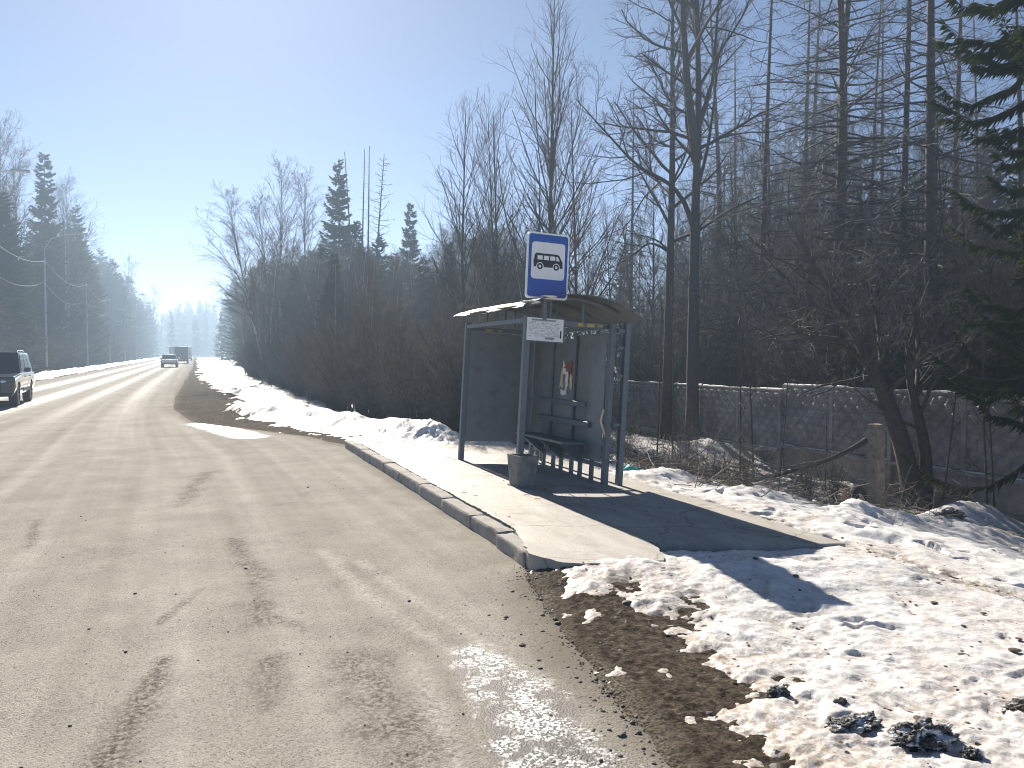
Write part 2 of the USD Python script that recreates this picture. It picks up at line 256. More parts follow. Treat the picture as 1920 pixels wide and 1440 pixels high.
def grow(P, R, n, t0, t1, ang, L, K, trop, wig, rr, rmin, rng, jit=.25, tip=.35):
    """n children on every parent curve; L(t, parent length) is the child's length"""
    N, Kp, _ = P.shape
    plen = np.linalg.norm(np.diff(P, axis=1), axis=2).sum(1)
    t = t0 + (t1 - t0) * (np.arange(n)[None] + rng.random((N, n))) / n
    x = t * (Kp - 1); i = np.clip(x.astype(int), 0, Kp - 2); fr = (x - i)[..., None]; rows = np.arange(N)[:, None]
    a, b = P[rows, i], P[rows, i + 1]; start = a * (1 - fr) + b * fr
    tan = b - a; tan /= np.linalg.norm(tan, axis=2, keepdims=True) + 1e-12
    r0 = R[rows, i] * (1 - fr[..., 0]) + R[rows, i + 1] * fr[..., 0]
    ref = np.where(np.abs(tan[..., 2:]) < .9, [0, 0, 1.0], [1.0, 0, 0]); u = np.cross(tan, ref); u /= np.linalg.norm(u, axis=2, keepdims=True); w = np.cross(tan, u)
    az = np.arange(n)[None] * 2.39996 + rng.random((N, 1)) * 6.28 + rng.normal(0, .5, (N, n)); an = (ang(t) if callable(ang) else ang) * (1 + jit * rng.normal(0, 1, (N, n)))
    d = np.cos(an)[..., None] * tan + np.sin(an)[..., None] * (np.cos(az)[..., None] * u + np.sin(az)[..., None] * w)
    ln = L(t, plen[:, None]) * (1 + .3 * rng.normal(0, 1, (N, n)).clip(-1.8, 1.8))
    d, start, ln, r0 = d.reshape(-1, 3), start.reshape(-1, 3), ln.reshape(-1).clip(.03), r0.reshape(-1)
    pts = [start]
    for k in range(K - 1):
        d = d + np.array([0, 0, trop]) / (K - 1) + rng.normal(0, wig, d.shape) / math.sqrt(K - 1); d /= np.linalg.norm(d, axis=1, keepdims=True)
        pts.append(pts[-1] + d * (ln / (K - 1))[:, None])
    C = np.stack(pts, 1); rb = np.maximum(np.minimum(r0 * rr, ln * .02 + rmin), rmin)
    return C, rb[:, None] * np.linspace(1, tip, K)[None]

def trunk_curve(pts, r0, r1, K=14, rng=None, wob=0.0):
    p = np.asarray(pts, float); s = np.r_[0, np.cumsum(np.linalg.norm(np.diff(p, axis=0), axis=1))]
    t = np.linspace(0, s[-1], K); c = np.stack([np.interp(t, s, p[:, k]) for k in range(3)], 1)
    for _ in range(1): c[1:-1] = (c[:-2] + 2 * c[1:-1] + c[2:]) / 4
    if rng is not None and wob: c[1:, :2] += np.cumsum(rng.normal(0, wob, (K - 1, 2)), 0)
    x = t / s[-1]; r = r0 + (r1 - r0) * x + r0 * .35 * np.exp(-t / .35)
    return c[None], r[None]

# ------------------------------------------------------------------ the lie of the land
def fall(y): return .007 * np.clip(y, -60, 290)
def edge(y): return np.interp(y, [-30, 0, 2.7, 3.8, 5.4, 5.75, 14.2, 16.5, 18.2, 20.8, 26, 33, 50, 90, 400], [2.1, 1.85, 1.84, 2.0, 2.32, 2.62, 2.7, 2.1, 1.26, -.1, -.7, -.78, -.7, -.5, -.5])
def soilwidth(y): return np.interp(y, [-30, 2.5, 3.3, 4.2, 5.2, 5.7, 14, 15, 18, 22, 30, 45, 60, 90, 300], [.6, .6, .52, .5, .46, .1, .15, .35, .6, 1.8, 2.3, 1.5, .9, .7, .7])
def land(x, y):
    lift = (.085 * np.exp(-((y - 5.25) / .42) ** 2) + .05 * np.exp(-((y - 4.7) / .5) ** 2)) * np.clip((x - 2.3) / .3, 0, 1) * np.clip((6.1 - x) / .5, 0, 1)
    return land0(x, y) + lift
def land0(x, y):
    near = np.interp(x, [2.5, 5.8, 7.5, 10, 13, 16.4, 60], [0, -.2, -.45, -.95, -1.55, -1.93, -2.0])
    far = np.interp(x, [2.2, 4.5, 8, 12, 17, 60], [0, -.12, -.55, -1.05, -1.6, -1.8])
    w = np.clip((y - 14) / 8, 0, 1); w = w * w * (3 - 2 * w)
    left = np.interp(x, [-60, -30, -12.5, -11, -9.4, -8.6], [-.7, -.6, -.35, -.05, .02, 0])
    wx = np.clip((np.hypot(x, y) - 100) / 80, 0, 1)
    return fall(y) + np.where(x > 0, near * (1 - w) + far * w, left) * (1 - .5 * wx)
BANKS = [(1.25, 23.2, .9, .5, .30), (2.0, 21.2, 1.1, .55, .36), (2.75, 19.0, 1.1, .5, .40), (3.3, 17.6, .7, .45, .30), (3.9, 16.1, 1.0, .5, .42), (4.6, 15.2, .6, .4, .3), (5.6, 15.0, .6, .4, .22), (2.6, 24.5, 1.5, .6, .3),
         (13.6, 10.4, 1.3, .5, .38), (12.3, 9.6, .9, .5, .22), (14.8, 10.6, 1.2, .5, .3), (9.2, 8.8, .8, .35, .16), (10.4, 9.0, .9, .4, .2), (8.2, 9.6, .9, .35, .15), (15.0, 20.0, 1.6, .8, .35), (11.6, 8.5, 1.0, .45, .15), (7.3, 10.9, 1.2, .3, .12)]
def banks(x, y):
    z = np.zeros_like(x)
    for cx, cy, l, w, h in BANKS:
        a = math.radians(-68) if cy > 12 and cx < 7 else math.radians(25)
        dx, dy = x - cx, y - cy; p = dx * math.cos(a) + dy * math.sin(a); q = -dx * math.sin(a) + dy * math.cos(a)
        k = (.95, .9) if cy > 12 and cx < 7 else (1.0, 1.0)
        z = z + h * k[0] * np.exp(-(p / l) ** 2 - (q / w / k[1]) ** 2)
    return z
def N3(x, y, s, seed, o=4, sy=None): return fbm(np.stack([x * s, y * (sy or s), np.zeros_like(x) + seed * 7.31], -1), o, seed)
TRAIL = np.array([(6.15, 14), (6.0, 10), (6.05, 7), (6.0, 5.5), (6.15, 4.1), (6.6, 2.0), (7.2, -1)])
def trail(x, y): return np.exp(-((x - np.interp(y, TRAIL[::-1, 1], TRAIL[::-1, 0])) / .22) ** 2) * np.clip((12 - y) / 3, 0, 1)

def polar(rmin, rmax_fine, ratio, rmax, step, half=44.0):
    a = np.r_[np.arange(-half, half + 1e-6, step), np.arange(half + 5, 360 - half - 1, 6.0)]
    a = np.radians(a) + YAW
    r = [rmin]
    while r[-1] < rmax_fine: r.append(r[-1] * (1 + ratio) + .002)
    while r[-1] < rmax: r.append(r[-1] * 1.035)
    A, Rr = np.meshgrid(a, np.array(r), indexing='ij')
    x, y = Rr * np.sin(A), Rr * np.cos(A)
    n, m = A.shape; i, j = np.meshgrid(np.arange(n), np.arange(m - 1), indexing='ij')
    p = i * m + j; q = ((i + 1) % n) * m + j
    return x.ravel(), y.ravel(), np.stack([p, p + 1, q + 1, q], -1).reshape(-1, 4)
def sheet(name, x, y, z, F, keep, material, attrs, kind='structure', parent=None):
    F = F[keep[F].any(1)]; F = np.vstack([F[:, [0, 2, 1]], F[:, [0, 3, 2]]])
    use = np.unique(F); idx = np.full(len(x), -1); idx[use] = np.arange(len(use))
    v = np.stack([x, y, z], 1)[use]; F = idx[F]
    nrm = np.cross(v[F[0, 1]] - v[F[0, 0]], v[F[0, 2]] - v[F[0, 0]])
    if nrm[2] < 0: F = F[:, [0, 2, 1]]
    o = obj(name, trimesh.Trimesh(v, F, process=False), material, parent, smooth=True)
    for k, a in attrs.items(): UsdGeom.PrimvarsAPI(o).CreatePrimvar(k, Sdf.ValueTypeNames.FloatArray, 'vertex').Set(Vt.FloatArray.FromNumpy(a[use].astype(np.float32)))
    tag(o, kind=kind); return o
def bump1(v, c, w): return np.exp(-((v - c) / w) ** 2)
def seg_dist(x, y, pts):
    d = np.full(x.shape, 1e9)
    for (ax, ay), (bx, by) in zip(pts[:-1], pts[1:]):
        vx, vy = bx - ax, by - ay; t = np.clip(((x - ax) * vx + (y - ay) * vy) / (vx * vx + vy * vy), 0, 1); d = np.minimum(d, np.hypot(x - ax - t * vx, y - ay - t * vy))
    return d

# earth sheet
x, y, F = polar(1.3, 40, .0052, 620, .3)
s = x - edge(y); inroad = (s < 0) & (x > -8.75)
depth = np.clip(np.minimum(-s, x + 8.75) / .25, -1, 1)
zd = land(x, y) + .9 * banks(x, y) + .035 * (N3(x, y, 3.0, 3) - .5) + (.026 * (N3(x, y, 14, 5, 3) - .5) + .02 * (N3(x, y, 34, 6, 2) - .5)) * np.clip((s + .05) / .2, .2, 1) - .05 * np.clip(depth + .35, 0, 1.35) + .008
zd += .10 * (N3(x, y, 2.6, 9) - .45) * np.clip((y - 17) / 4, 0, 1) * np.clip((48 - y) / 10, 0, 1) * np.clip((s + .05) / .3, 0, 1) * np.clip((2.8 - s) / .6, 0, 1)
dust = np.clip(.8 - (s + .30 * (N3(x, y, 2.5, 8) - .5) * 2) / .24, 0, 1) * (x > -3) + np.clip(1 - (-8.75 - x) / .8, 0, 1) * (x < -8.6) * .6
sheet('ground', x, y, zd, F, np.ones(len(x), bool), 'dirt', {'dust': dust})

# road sheet with the bus bay
x, y, F = polar(.9, 90, .0085, 620, .3)
s = x - edge(y); keep = (s < .25) & (x > -9.0)
zr = land0(np.minimum(x, 2.5), y) * 1.0 - .03 * np.clip((s + .05) / .3, 0, 1) - .03 * np.clip((-8.7 - x) / .3, 0, 1) + .006 * (N3(x, y, .8, 11) - .5)
lat = x - np.interp(y, [-10, 6, 14, 22, 30, 45, 60, 500], [1.0, 1.0, .7, -.2, -.8, -1.1, -1.1, -1.1]) * np.clip((x + 4.5) / 5, 0, 1)
nz = N3(x, y, 2.0, 21); nf = N3(x, y, 9, 22)
gl = np.clip(1.35 - seg_dist(x, y, [(1.3, 1.5), (1.40, 2.8), (1.47, 3.6), (1.44, 4.2)]) / np.interp(y, [2.4, 4.3], [.34, .16]) + 1.1 * (nz - .5), 0, 1) * np.clip((4.6 - y) / .5, 0, 1)
wet = np.clip(gl * 1.6 - .25 + 1.0 * (nf - .5) * (gl > 0), 0, 1)
pud = np.clip(1.3 - seg_dist(x, y, [(.15, 20.2), (.6, 18.3), (1.0, 16.8)]) / .32 + .9 * (nz - .5), 0, 1); wet = np.maximum(wet, np.clip(pud * 1.5, 0, 1))
polish = np.clip(.95 * bump1(lat, -7.0, .42) + .95 * bump1(lat, -5.2, .42) + .55 * bump1(lat, -3.5, .4) + .45 * bump1(lat, -1.75, .4), 0, 1) * np.clip((y - 12) / 25, 0, 1)
stain = np.clip(1.25 - seg_dist(x, y, [(-.62, 2.0), (-.4, 3.55), (-.22, 4.5), (-.2, 4.75)]) / np.interp(y, [2, 4, 4.8], [.13, .11, .06]) + 1.3 * (nf - .5), 0, 1)
for pts, w in (([(-.25, 5.4), (.02, 6.1)], .05), ([(-1.4, 8.0), (-1.55, 9.2)], .06), ([(.35, 5.2), (.42, 6.2), (.3, 7.6)], .13), ([(.42, 5.3), (.62, 4.95)], .07), ([(.3, 3.9), (.38, 4.5)], .10), ([(.9, 3.2), (.8, 4.3)], .25), ([(-.2, 9.5), (.1, 12)], .16)):
    stain = np.maximum(stain, .85 * np.clip(1.1 - seg_dist(x, y, pts) / w + 1.8 * (nf - .5), 0, 1))
salt = np.maximum.reduce([.62 * np.clip(1.1 - seg_dist(x, y, pts_) / w_ + 2.2 * (nz - .5) + 1.2 * (nf - .5), 0, 1) for pts_, w_ in (([(1.0, 6.9), (1.12, 5.6), (1.22, 4.9), (1.36, 4.2)], .09), ([(1.25, 6.4), (1.45, 5.0), (1.6, 4.2)], .07), ([(1.0, 3.0), (1.15, 4.3)], .1))] + [.35 * np.clip(1 - np.abs(lat - l0 - .1 * (nz - .5)) / .1, 0, 1) * np.clip((y - 5) / 6, 0, 1) for l0 in (-2.6, -1.2, -.3, .45, 1.05)])
dustr = np.clip(1 - (-s) / .35 + 1.4 * (nz - .5), 0, 1) * (x > -2) * .75
road = sheet('road', x, y, zr, F, keep, 'road', dict(lat=lat, wet=wet, polish=polish, stain=stain, dust=dustr, salt=salt))

# snow sheet: lies on the earth, runs out under it where it has melted
x, y, F = polar(1.1, 60, .0045, 620, .24)
s = x - edge(y); right = x > -3
sd = np.where(right, s - soilwidth(y), (-9.9 - x) + .5)
b = np.clip(sd / .45, -2.5, .35 + .65 * np.clip(sd / 1.5, 0, 1))
inplat = (x > 2.5) & (x < 5.75) & (y > 5.7) & (y < 13.7)
n1, n2, n3 = N3(x, y, .7, 31), N3(x, y, 3.1, 32, 4), N3(x, y, 13, 33, 3)
wood = np.clip((x - 8.5) / 3, 0, 1) * (y > 6) + np.clip((x - 3.2 - .02 * y) / 2.5, 0, 1) * (y > 15) + np.clip((-12 - x) / 2, 0, 1)
n4 = N3(x, y, 6.5, 34, 4, 9.0)
n5 = N3(x, y, 30, 35, 2, 44.0)
D = .031 * b - .03 * np.clip(wood, 0, 1) + (.055 + .085 * np.exp(-(sd / .7) ** 2)) * (n2 - .5) + .022 * (n4 - .5) + .042 * (n3 - .5) * np.clip(1.7 - np.abs(sd) / 2.0, .5, 1) + .018 * (n5 - .5) + .05 * (n1 - .5)
tr = trail(x, y); D -= .03 * tr
fr = np.random.default_rng(5); D0 = D.copy()
prints = []
for k in range(90):
    px, py = fr.uniform(2.7, 7.5), fr.uniform(1.8, 6.5)
    if k % 3: px += .35 * fr.normal(); 
    prints.append((px, py, fr.uniform(0, 6.28) if k % 4 else fr.normal(.2, .3), fr.uniform(.07, .13), fr.uniform(.03, .05), fr.uniform(.012, .028)))
for k in range(70):
    t = k / 70; px, py = 6.05 + .25 * ((-1) ** k) + fr.normal(0, .12), 14 - 14 * t; prints.append((px, py, 1.57 + fr.normal(0, .3), .14, .055, .05))
for k in range(90):
    prints.append((fr.uniform(6, 13), fr.uniform(4, 10), fr.uniform(0, 6.28), .16, .07, .06))
nearm = np.nonzero((x > 2) & (x < 14) & (y > 1) & (y < 15))[0]
from scipy.spatial import cKDTree
tree2 = cKDTree(np.stack([x[nearm], y[nearm]], 1))
for px, py, a, l, w, h in prints:
    ii = nearm[tree2.query_ball_point((px, py), l * 2.2)]
    dx, dy = x[ii] - px, y[ii] - py; p = (dx * math.cos(a) + dy * math.sin(a)) / l; q = (-dx * math.sin(a) + dy * math.cos(a)) / w; rr = np.sqrt(p * p + q * q)
    D[ii] += h * (.22 * np.exp(-((rr - 1.45) / .35) ** 2) - 1.0 * (1 / (1 + np.exp((rr - 1) * 9)))) * np.clip(D0[ii] / .03, 0, 1)
D += .05 * np.clip(banks(x, y) / .1, 0, 1) * np.clip(n3 * 2 - .3, 0, 1)
leftbank = bump1(x, -10.1, .65) * (x < -8.8) * (.25 + .5 * n1 + .35 * (n2 - .5)) * .55; D += leftbank
lump = np.clip((N3(x, y, 1.6, 41) - .45) * .3, 0, 1) * np.clip((x - 6.3) / .8, 0, 1) * np.clip((15 - x) / 2, 0, 1) * (y < 14) + np.clip((N3(x, y, .9, 42) - .4) * .35, 0, 1) * np.clip((s - 1.5) / 1.0, 0, 1) * (y > 15) * (x > -2) * np.clip(1 - (y - 60) / 60, .2, 1)
lump += .035 * np.clip(sd / .8, 0, 1) * (N3(x, y, 2.2, 43) - .35) * right
D = D + lump * (D > 0)
D = np.where(inplat, np.minimum(D, .03), D)
D = np.where((s < -.02) & (x > -8.7), -.1, D)
zs = land(x, y) + .9 * banks(x, y) + D + .01
dirty = np.clip(.95 - D / .05, 0, 1) * .8 + .95 * tr + .4 * np.clip(1 - sd / .8, 0, 1) * right + .75 * np.clip((y - 22) / 10, 0, 1) * (x > -3) * np.clip(1.6 - (sd - .2) / 1.6, .15, 1) + .5 * (x < -8) + .55 * np.clip((N3(x, y, 1.1, 44) - .52) * 5, 0, 1) + .12
sheet('snow', x, y, zs, F, (D > -.03) & ((x < -8.7) | (s > -.05)), 'snow', {'dirty': np.clip(dirty, 0, 1)})
def ground_z(px, py):
    px, py = np.array([float(px)]), np.array([float(py)])
    return float((land(px, py) + .9 * banks(px, py))[0])

# platform: two slabs falling away from the road; kerb of separate stones
def plat_z(px, py): return .13 + .007 * py - .06 * (px - 2.6)
def slab(name, poly, zoff=0):
    g = sg.Polygon(poly); m = trimesh.creation.extrude_polygon(g, 1.0, engine='earcut')
    bx = g.bounds; xs, ys = np.arange(bx[0], bx[2], .06), np.arange(bx[1], bx[3], .06)
    gx, gy = np.meshgrid(xs, ys); gx, gy = gx.ravel(), gy.ravel(); rng = np.random.default_rng(2)
    ring = g.exterior; pts = [ring.interpolate(d) for d in np.arange(0, ring.length, .06)]
    rp = np.array([(p.x, p.y) for p in pts]); rp += rng.normal(0, .007, rp.shape) + .03 * (fbm(np.c_[rp * 2.5, rp[:, 0] * 0], 3, 53)[:, None] - .5)
    inside = shapely.contains_xy(g.buffer(-.03), gx, gy); pt = np.vstack([rp, np.stack([gx, gy], 1)[inside]])
    from scipy.spatial import Delaunay
    tri = Delaunay(pt).simplices; cen = pt[tri].mean(1); tri = tri[shapely.contains_xy(sg.Polygon(rp).buffer(.002), cen[:, 0], cen[:, 1])]
    z = plat_z(pt[:, 0], pt[:, 1]) + zoff + .012 * (N3(pt[:, 0], pt[:, 1], 1.3, 51) - .5) + .006 * (N3(pt[:, 0], pt[:, 1], 7, 52) - .5)
    a, b, c = pt[tri[:, 0]], pt[tri[:, 1]], pt[tri[:, 2]]
    cw = (b[:, 0] - a[:, 0]) * (c[:, 1] - a[:, 1]) - (b[:, 1] - a[:, 1]) * (c[:, 0] - a[:, 0]) < 0; tri[cw] = tri[cw][:, [0, 2, 1]]
    n, k = len(pt), len(rp); top = np.c_[pt, z]; low = np.c_[rp, plat_z(rp[:, 0], rp[:, 1]) - .28]; mid = np.c_[rp, z[:k]]
    i = np.arange(k); j = (i + 1) % k
    sides = np.vstack([np.stack([n + i, n + k + i, n + k + j], 1), np.stack([n + i, n + k + j, n + j], 1)])
    if ring.is_ccw: sides = sides[:, [0, 1, 2]]
    else: sides = sides[:, [0, 2, 1]]
    return np.vstack([top, mid, low]), np.vstack([tri, sides])
pf = thing('platform', None, None, kind='structure')
obj('slab', slab('a', [(2.70, 6.55), (2.45, 5.62), (2.60, 5.27), (3.15, 5.17), (3.5, 5.24), (3.66, 5.6), (3.74, 5.9), (3.74, 13.75), (2.70, 13.75)], .004), 'slab', pf, smooth=35)
obj('slab', slab('b', [(3.755, 5.82), (4.7, 5.62), (5.70, 5.52), (5.76, 7.5), (5.72, 13.8), (3.755, 13.8)]), 'slab', pf, smooth=35)
kb = thing('kerb', None, None, kind='structure')
rng = np.random.default_rng(8)
js = [5.72, 6.42, 7.2, 8.18, 9.15, 10.1, 11.1, 12.05, 12.75, 13.5, 14.25]
for k, (y0, y1) in enumerate(zip(js[:-1], js[1:])):
    nx, ny, nz_ = 5, max(8, int((y1 - y0) / .05)), 8
    m = trimesh.creation.box((1, 1, 1)); m = m.subdivide().subdivide().subdivide().subdivide()
    v = m.vertices.copy(); w, h, L = .16, .30, (y1 - y0) - .012
    p = np.stack([v[:, 0] * w, v[:, 1] * L, v[:, 2] * h], 1)
    q = np.abs(v) - .44; out = np.clip(q, 0, 1); rr = (out > 0).sum(1) >= 2                    # worn arrises
    p -= np.sign(v) * np.stack([out[:, 0] * w, out[:, 1] * L * .15, out[:, 2] * h], 1) * (rr * .5)[:, None]
    P3 = p + [0, (y0 + y1) / 2, k * 3.3]
    p += (fbm(P3 * 9, 4, 61)[:, None] - .5) * np.sign(v) * np.array([.022, 0, .018]) + (fbm(P3 * 30, 3, 62)[:, None] - .5) * np.sign(v) * .008
    if k == 0: p[:, 0] += .05 * np.clip(-v[:, 1], 0, .5) * -1; p[:, 2] -= .05 * np.clip(-v[:, 1] - .2, 0, 1) * (v[:, 2] > 0) * (v[:, 0] > 0)
    cx = 2.59 + rng.normal(0, .006) - (.03 if k == 0 else 0)
    p += [cx, (y0 + y1) / 2, .13 + .007 * (y0 + y1) / 2 - .15 + .006 + rng.normal(0, .004)]
    obj('kerb_stone', trimesh.Trimesh(p, m.faces, process=False), 'concrete', kb, smooth=40)

# ------------------------------------------------------------------ bus shelter (leans 3.4 degrees away from the road)
SX, SY = 3.86, 9.2; SZ = plat_z(SX, SY)
sh = thing('bus_shelter', 'grey steel bus shelter with arched roof leaning on the concrete platform', 'bus shelter', (SX, SY, SZ - .01), 0, ry=3.4)
W_, LL, HP = 1.36, 2.36, 2.20
def post(x0, y0, h, w=.08, name='post', z0=0): MB().box((x0 - w / 2, y0 - w / 2, z0), (x0 + w / 2, y0 + w / 2, h), .006).build(name, 'steel', sh)
post(0, 0, HP); post(0, LL, HP)
post(W_ - .14, -.10, HP - .02); post(W_ + .05, -.16, HP); post(W_ - .14, LL, HP); post(W_ + .05, LL, HP)
for k in range(7):
    yy = .28 + .31 * k; post(W_ - .14 - (.02 if k % 2 else 0), yy, .42 if k % 3 else HP - .15, .055, 'wall_leg')
for z in (.62 - .3, .82, .56 + .92, 1.86): MB().box((W_ - .10, -.185, z - .02), (W_ + .01, -.135, z + .02)).build('ladder_rung', 'steel', sh)
MB().box((W_ - .165, -.02, .22), (W_ - .115, LL - .1, .27)).build('bottom_rail', 'steel', sh)
# wall sheets, each slightly bowed
def sheet_panel(a, bpt, z0, z1, name='wall_panel', material='panel', bow=.012, seed=0, label=None):
    n, m = 14, 20; t = np.linspace(0, 1, n); z = np.linspace(z0, z1, m); T, Z = np.meshgrid(t, z, indexing='ij')
    a, bpt = np.array(a, float), np.array(bpt, float); d = bpt - a; nn = np.array([-d[1], d[0]]) / np.linalg.norm(d)
    off = bow * (np.sin(np.pi * T) * np.sin(np.pi * (Z - z0) / (z1 - z0))) + .012 * (fbm(np.stack([T * 3, Z * 2, T * 0 + seed], -1), 3, seed) - .5)
    P = np.stack([a[0] + d[0] * T + nn[0] * off, a[1] + d[1] * T + nn[1] * off, Z], -1)
    v = np.vstack([P.reshape(-1, 3), (P + np.array([*nn, 0]) * .003).reshape(-1, 3)]); f = []
    i, j = np.meshgrid(np.arange(n - 1), np.arange(m - 1), indexing='ij'); p = (i * m + j).ravel(); K = n * m
    q = np.stack([p, p + m, p + m + 1, p + 1], 1); f = [q, q[:, ::-1] + K]
    rim = [[k, k + 1, K + k + 1, K + k] for k in range(m - 1)] + [[K + (n - 1) * m + k, K + (n - 1) * m + k + 1, (n - 1) * m + k + 1, (n - 1) * m + k] for k in range(m - 1)]
    rim += [[(k + 1) * m, k * m, K + k * m, K + (k + 1) * m] for k in range(n - 1)] + [[k * m + m - 1, (k + 1) * m + m - 1, K + (k + 1) * m + m - 1, K + k * m + m - 1] for k in range(n - 1)]
    o = obj(name, (v, np.vstack(f + [np.array(rim)])), material, sh, smooth=30)
    if label: tag(o, label)
    return o
sheet_panel((.045, LL - .03), (W_ - .18, LL - .03), .33, 2.06, seed=1)
ys = [-.055, .80, 1.55, LL - .05]
for k in range(3): sheet_panel((W_ - .19 - .004 * (k == 1), ys[k] + .004), (W_ - .19 - .004 * (k == 1), ys[k + 1] - .004), .30, 2.0 + .05 * (k != 1), seed=4 + k, bow=.02)
sheet_panel((W_ - .20, .80), (W_ - .20, 1.55), .95, 1.86, 'notice_panel', bow=.004, seed=9)
for yy in (.80, 1.55): MB().box((W_ - .235, yy - .03, .3), (W_ - .205, yy + .03, 2.03)).build('wall_stud', 'steel', sh)
# beams
MB().box((.045, -.035, HP - .10), (W_ - .185, .035, HP - .03)).build('near_beam', 'steel', sh)
for x0, x1 in ((.72, .80), (.86, .97), (1.02, 1.10)): MB().box((x0, -.039, HP - .088 + .01 * (x0 > .9)), (x1, -.0352, HP - .045)).build('paint_patch', 'yellow', sh)
MB().box((-.035, .045, HP - .09), (.035, LL - .045, HP - .03)).build('front_beam', 'steel', sh)
MB().box((.045, LL - .005, HP - .12), (W_ - .185, LL + .05, HP - .05)).build('far_beam', 'steel', sh)
for x0, x1 in ((.30, .42), (.52, .58)): MB().box((x0, LL - .0095, HP - .11), (x1, LL - .0055, HP - .075)).build('paint_patch', 'yellow', sh)
MB().box((W_ - .17, .0, HP - .09), (W_ - .11, LL - .045, HP - .03)).build('back_beam', 'steel', sh)
MB().box((W_ - .095, -.19, HP - .14), (W_ + .005, -.13, HP - .09)).build('top_rung', 'steel', sh)
# arched roof sheet, with arched ribs and a dented, lighter front edge
xa, xb = -.16, W_ + .20; rise = .24
def arch(t): return HP + .03 + rise * (1 - (2 * t - 1) ** 2) + .06 * (1 - t)
n, m = 28, 30; T, Y = np.meshgrid(np.linspace(0, 1, n), np.linspace(-.34, LL + .30, m), indexing='ij')
Z = arch(T) + .03 * (fbm(np.stack([T * 5, Y * 2.2, T * 0], -1), 3, 71) - .5) * (1 + 1.5 * (T < .1)); X = xa + (xb - xa) * T
P = np.stack([X, Y, Z], -1); v = np.vstack([P.reshape(-1, 3), (P + [0, 0, .006]).reshape(-1, 3)]); K = n * m
i, j = np.meshgrid(np.arange(n - 1), np.arange(m - 1), indexing='ij'); p = (i * m + j).ravel(); q = np.stack([p, p + 1, p + m + 1, p + m], 1)
rim = [[k + 1, k, K + k, K + k + 1] for k in range(m - 1)] + [[(n - 1) * m + k, (n - 1) * m + k + 1, K + (n - 1) * m + k + 1, K + (n - 1) * m + k] for k in range(m - 1)] + [[k * m, (k + 1) * m, K + (k + 1) * m, K + k * m] for k in range(n - 1)] + [[(k + 1) * m + m - 1, k * m + m - 1, K + k * m + m - 1, K + (k + 1) * m + m - 1] for k in range(n - 1)]
obj('roof', (v, np.vstack([q, q[:, ::-1] + K, np.array(rim)])), 'roof', sh, smooth=40)
for yy in (-.02, LL * .33, LL * .66, LL):
    t = np.linspace(.1, .87, 14); b_ = MB()
    for k in range(13):
        b_.bar((xa + (xb - xa) * t[k], yy, arch(t[k]) - .035), (xa + (xb - xa) * t[k + 1], yy, arch(t[k + 1]) - .035), .035, .04)
    b_.build('roof_rib', 'steel', sh)
    MB().box((.30, yy - .012, HP - .03), (.33, yy + .012, arch(.33) - .05)).build('roof_strut', 'steel', sh); MB().box((.78, yy - .012, HP - .03), (.81, yy + .012, arch(.6) - .05)).build('roof_strut', 'steel', sh)
for k, (cx, cy, l) in enumerate([(-.05, -.2, .34), (.16, -.28, .22), (-.13, .45, .8), (-.13, 1.5, .9)]):
    g = trimesh.creation.icosphere(3, 1.0); v = g.vertices * (1 + .9 * (fbm(g.vertices * [3, 7, 3] + k * 5, 4, 73)[:, None] - .5)); t = (cx - xa) / (xb - xa)
    tag(obj('snow_remnant', trimesh.Trimesh(v * [.03 if l > .5 else .10, l / 2, .010 if l > .5 else .016] + [cx, cy, arch(t) + .012], g.faces, process=False), 'cream' if l > .5 else 'snowcap', sh, smooth=True), 'pale crust on the roof edge')
# bench with back slat and brackets
MB().box((.72, .25, .50), (1.10, 1.95, .535)).build('seat', 'steel', sh)
MB().box((1.10, .25, .74), (1.14, 1.95, .82)).build('backrest', 'steel', sh); MB().box((1.12, .40, 1.02), (1.15, 1.95, 1.09)).build('backrest', 'steel', sh)
for yy in (.45, 1.1, 1.75):
    MB().poly(sg.Polygon([(.76, .498), (1.155, .498), (1.155, .20)]), .03, np.array([[1, 0, 0, 0], [0, 0, -1, yy + .03], [0, 1, 0, 0], [0, 0, 0, 1.0]])).build('bench_bracket', 'steel', sh)
# bent strip of metal peeling from the near wall
st = MB(); strip = [(W_ - .21, -.10, 1.02), (W_ - .26, -.115, .86), (W_ - .20, -.12, .72), (W_ - .15, -.125, .60), (W_ - .155, -.13, .30)]
for a, b2 in zip(strip[:-1], strip[1:]): st.bar(a, b2, .028, .005, (0, 1, 0))
tag(st.build('bent_strip', 'cream', sh), 'pale bent metal strip peeling off the wall')
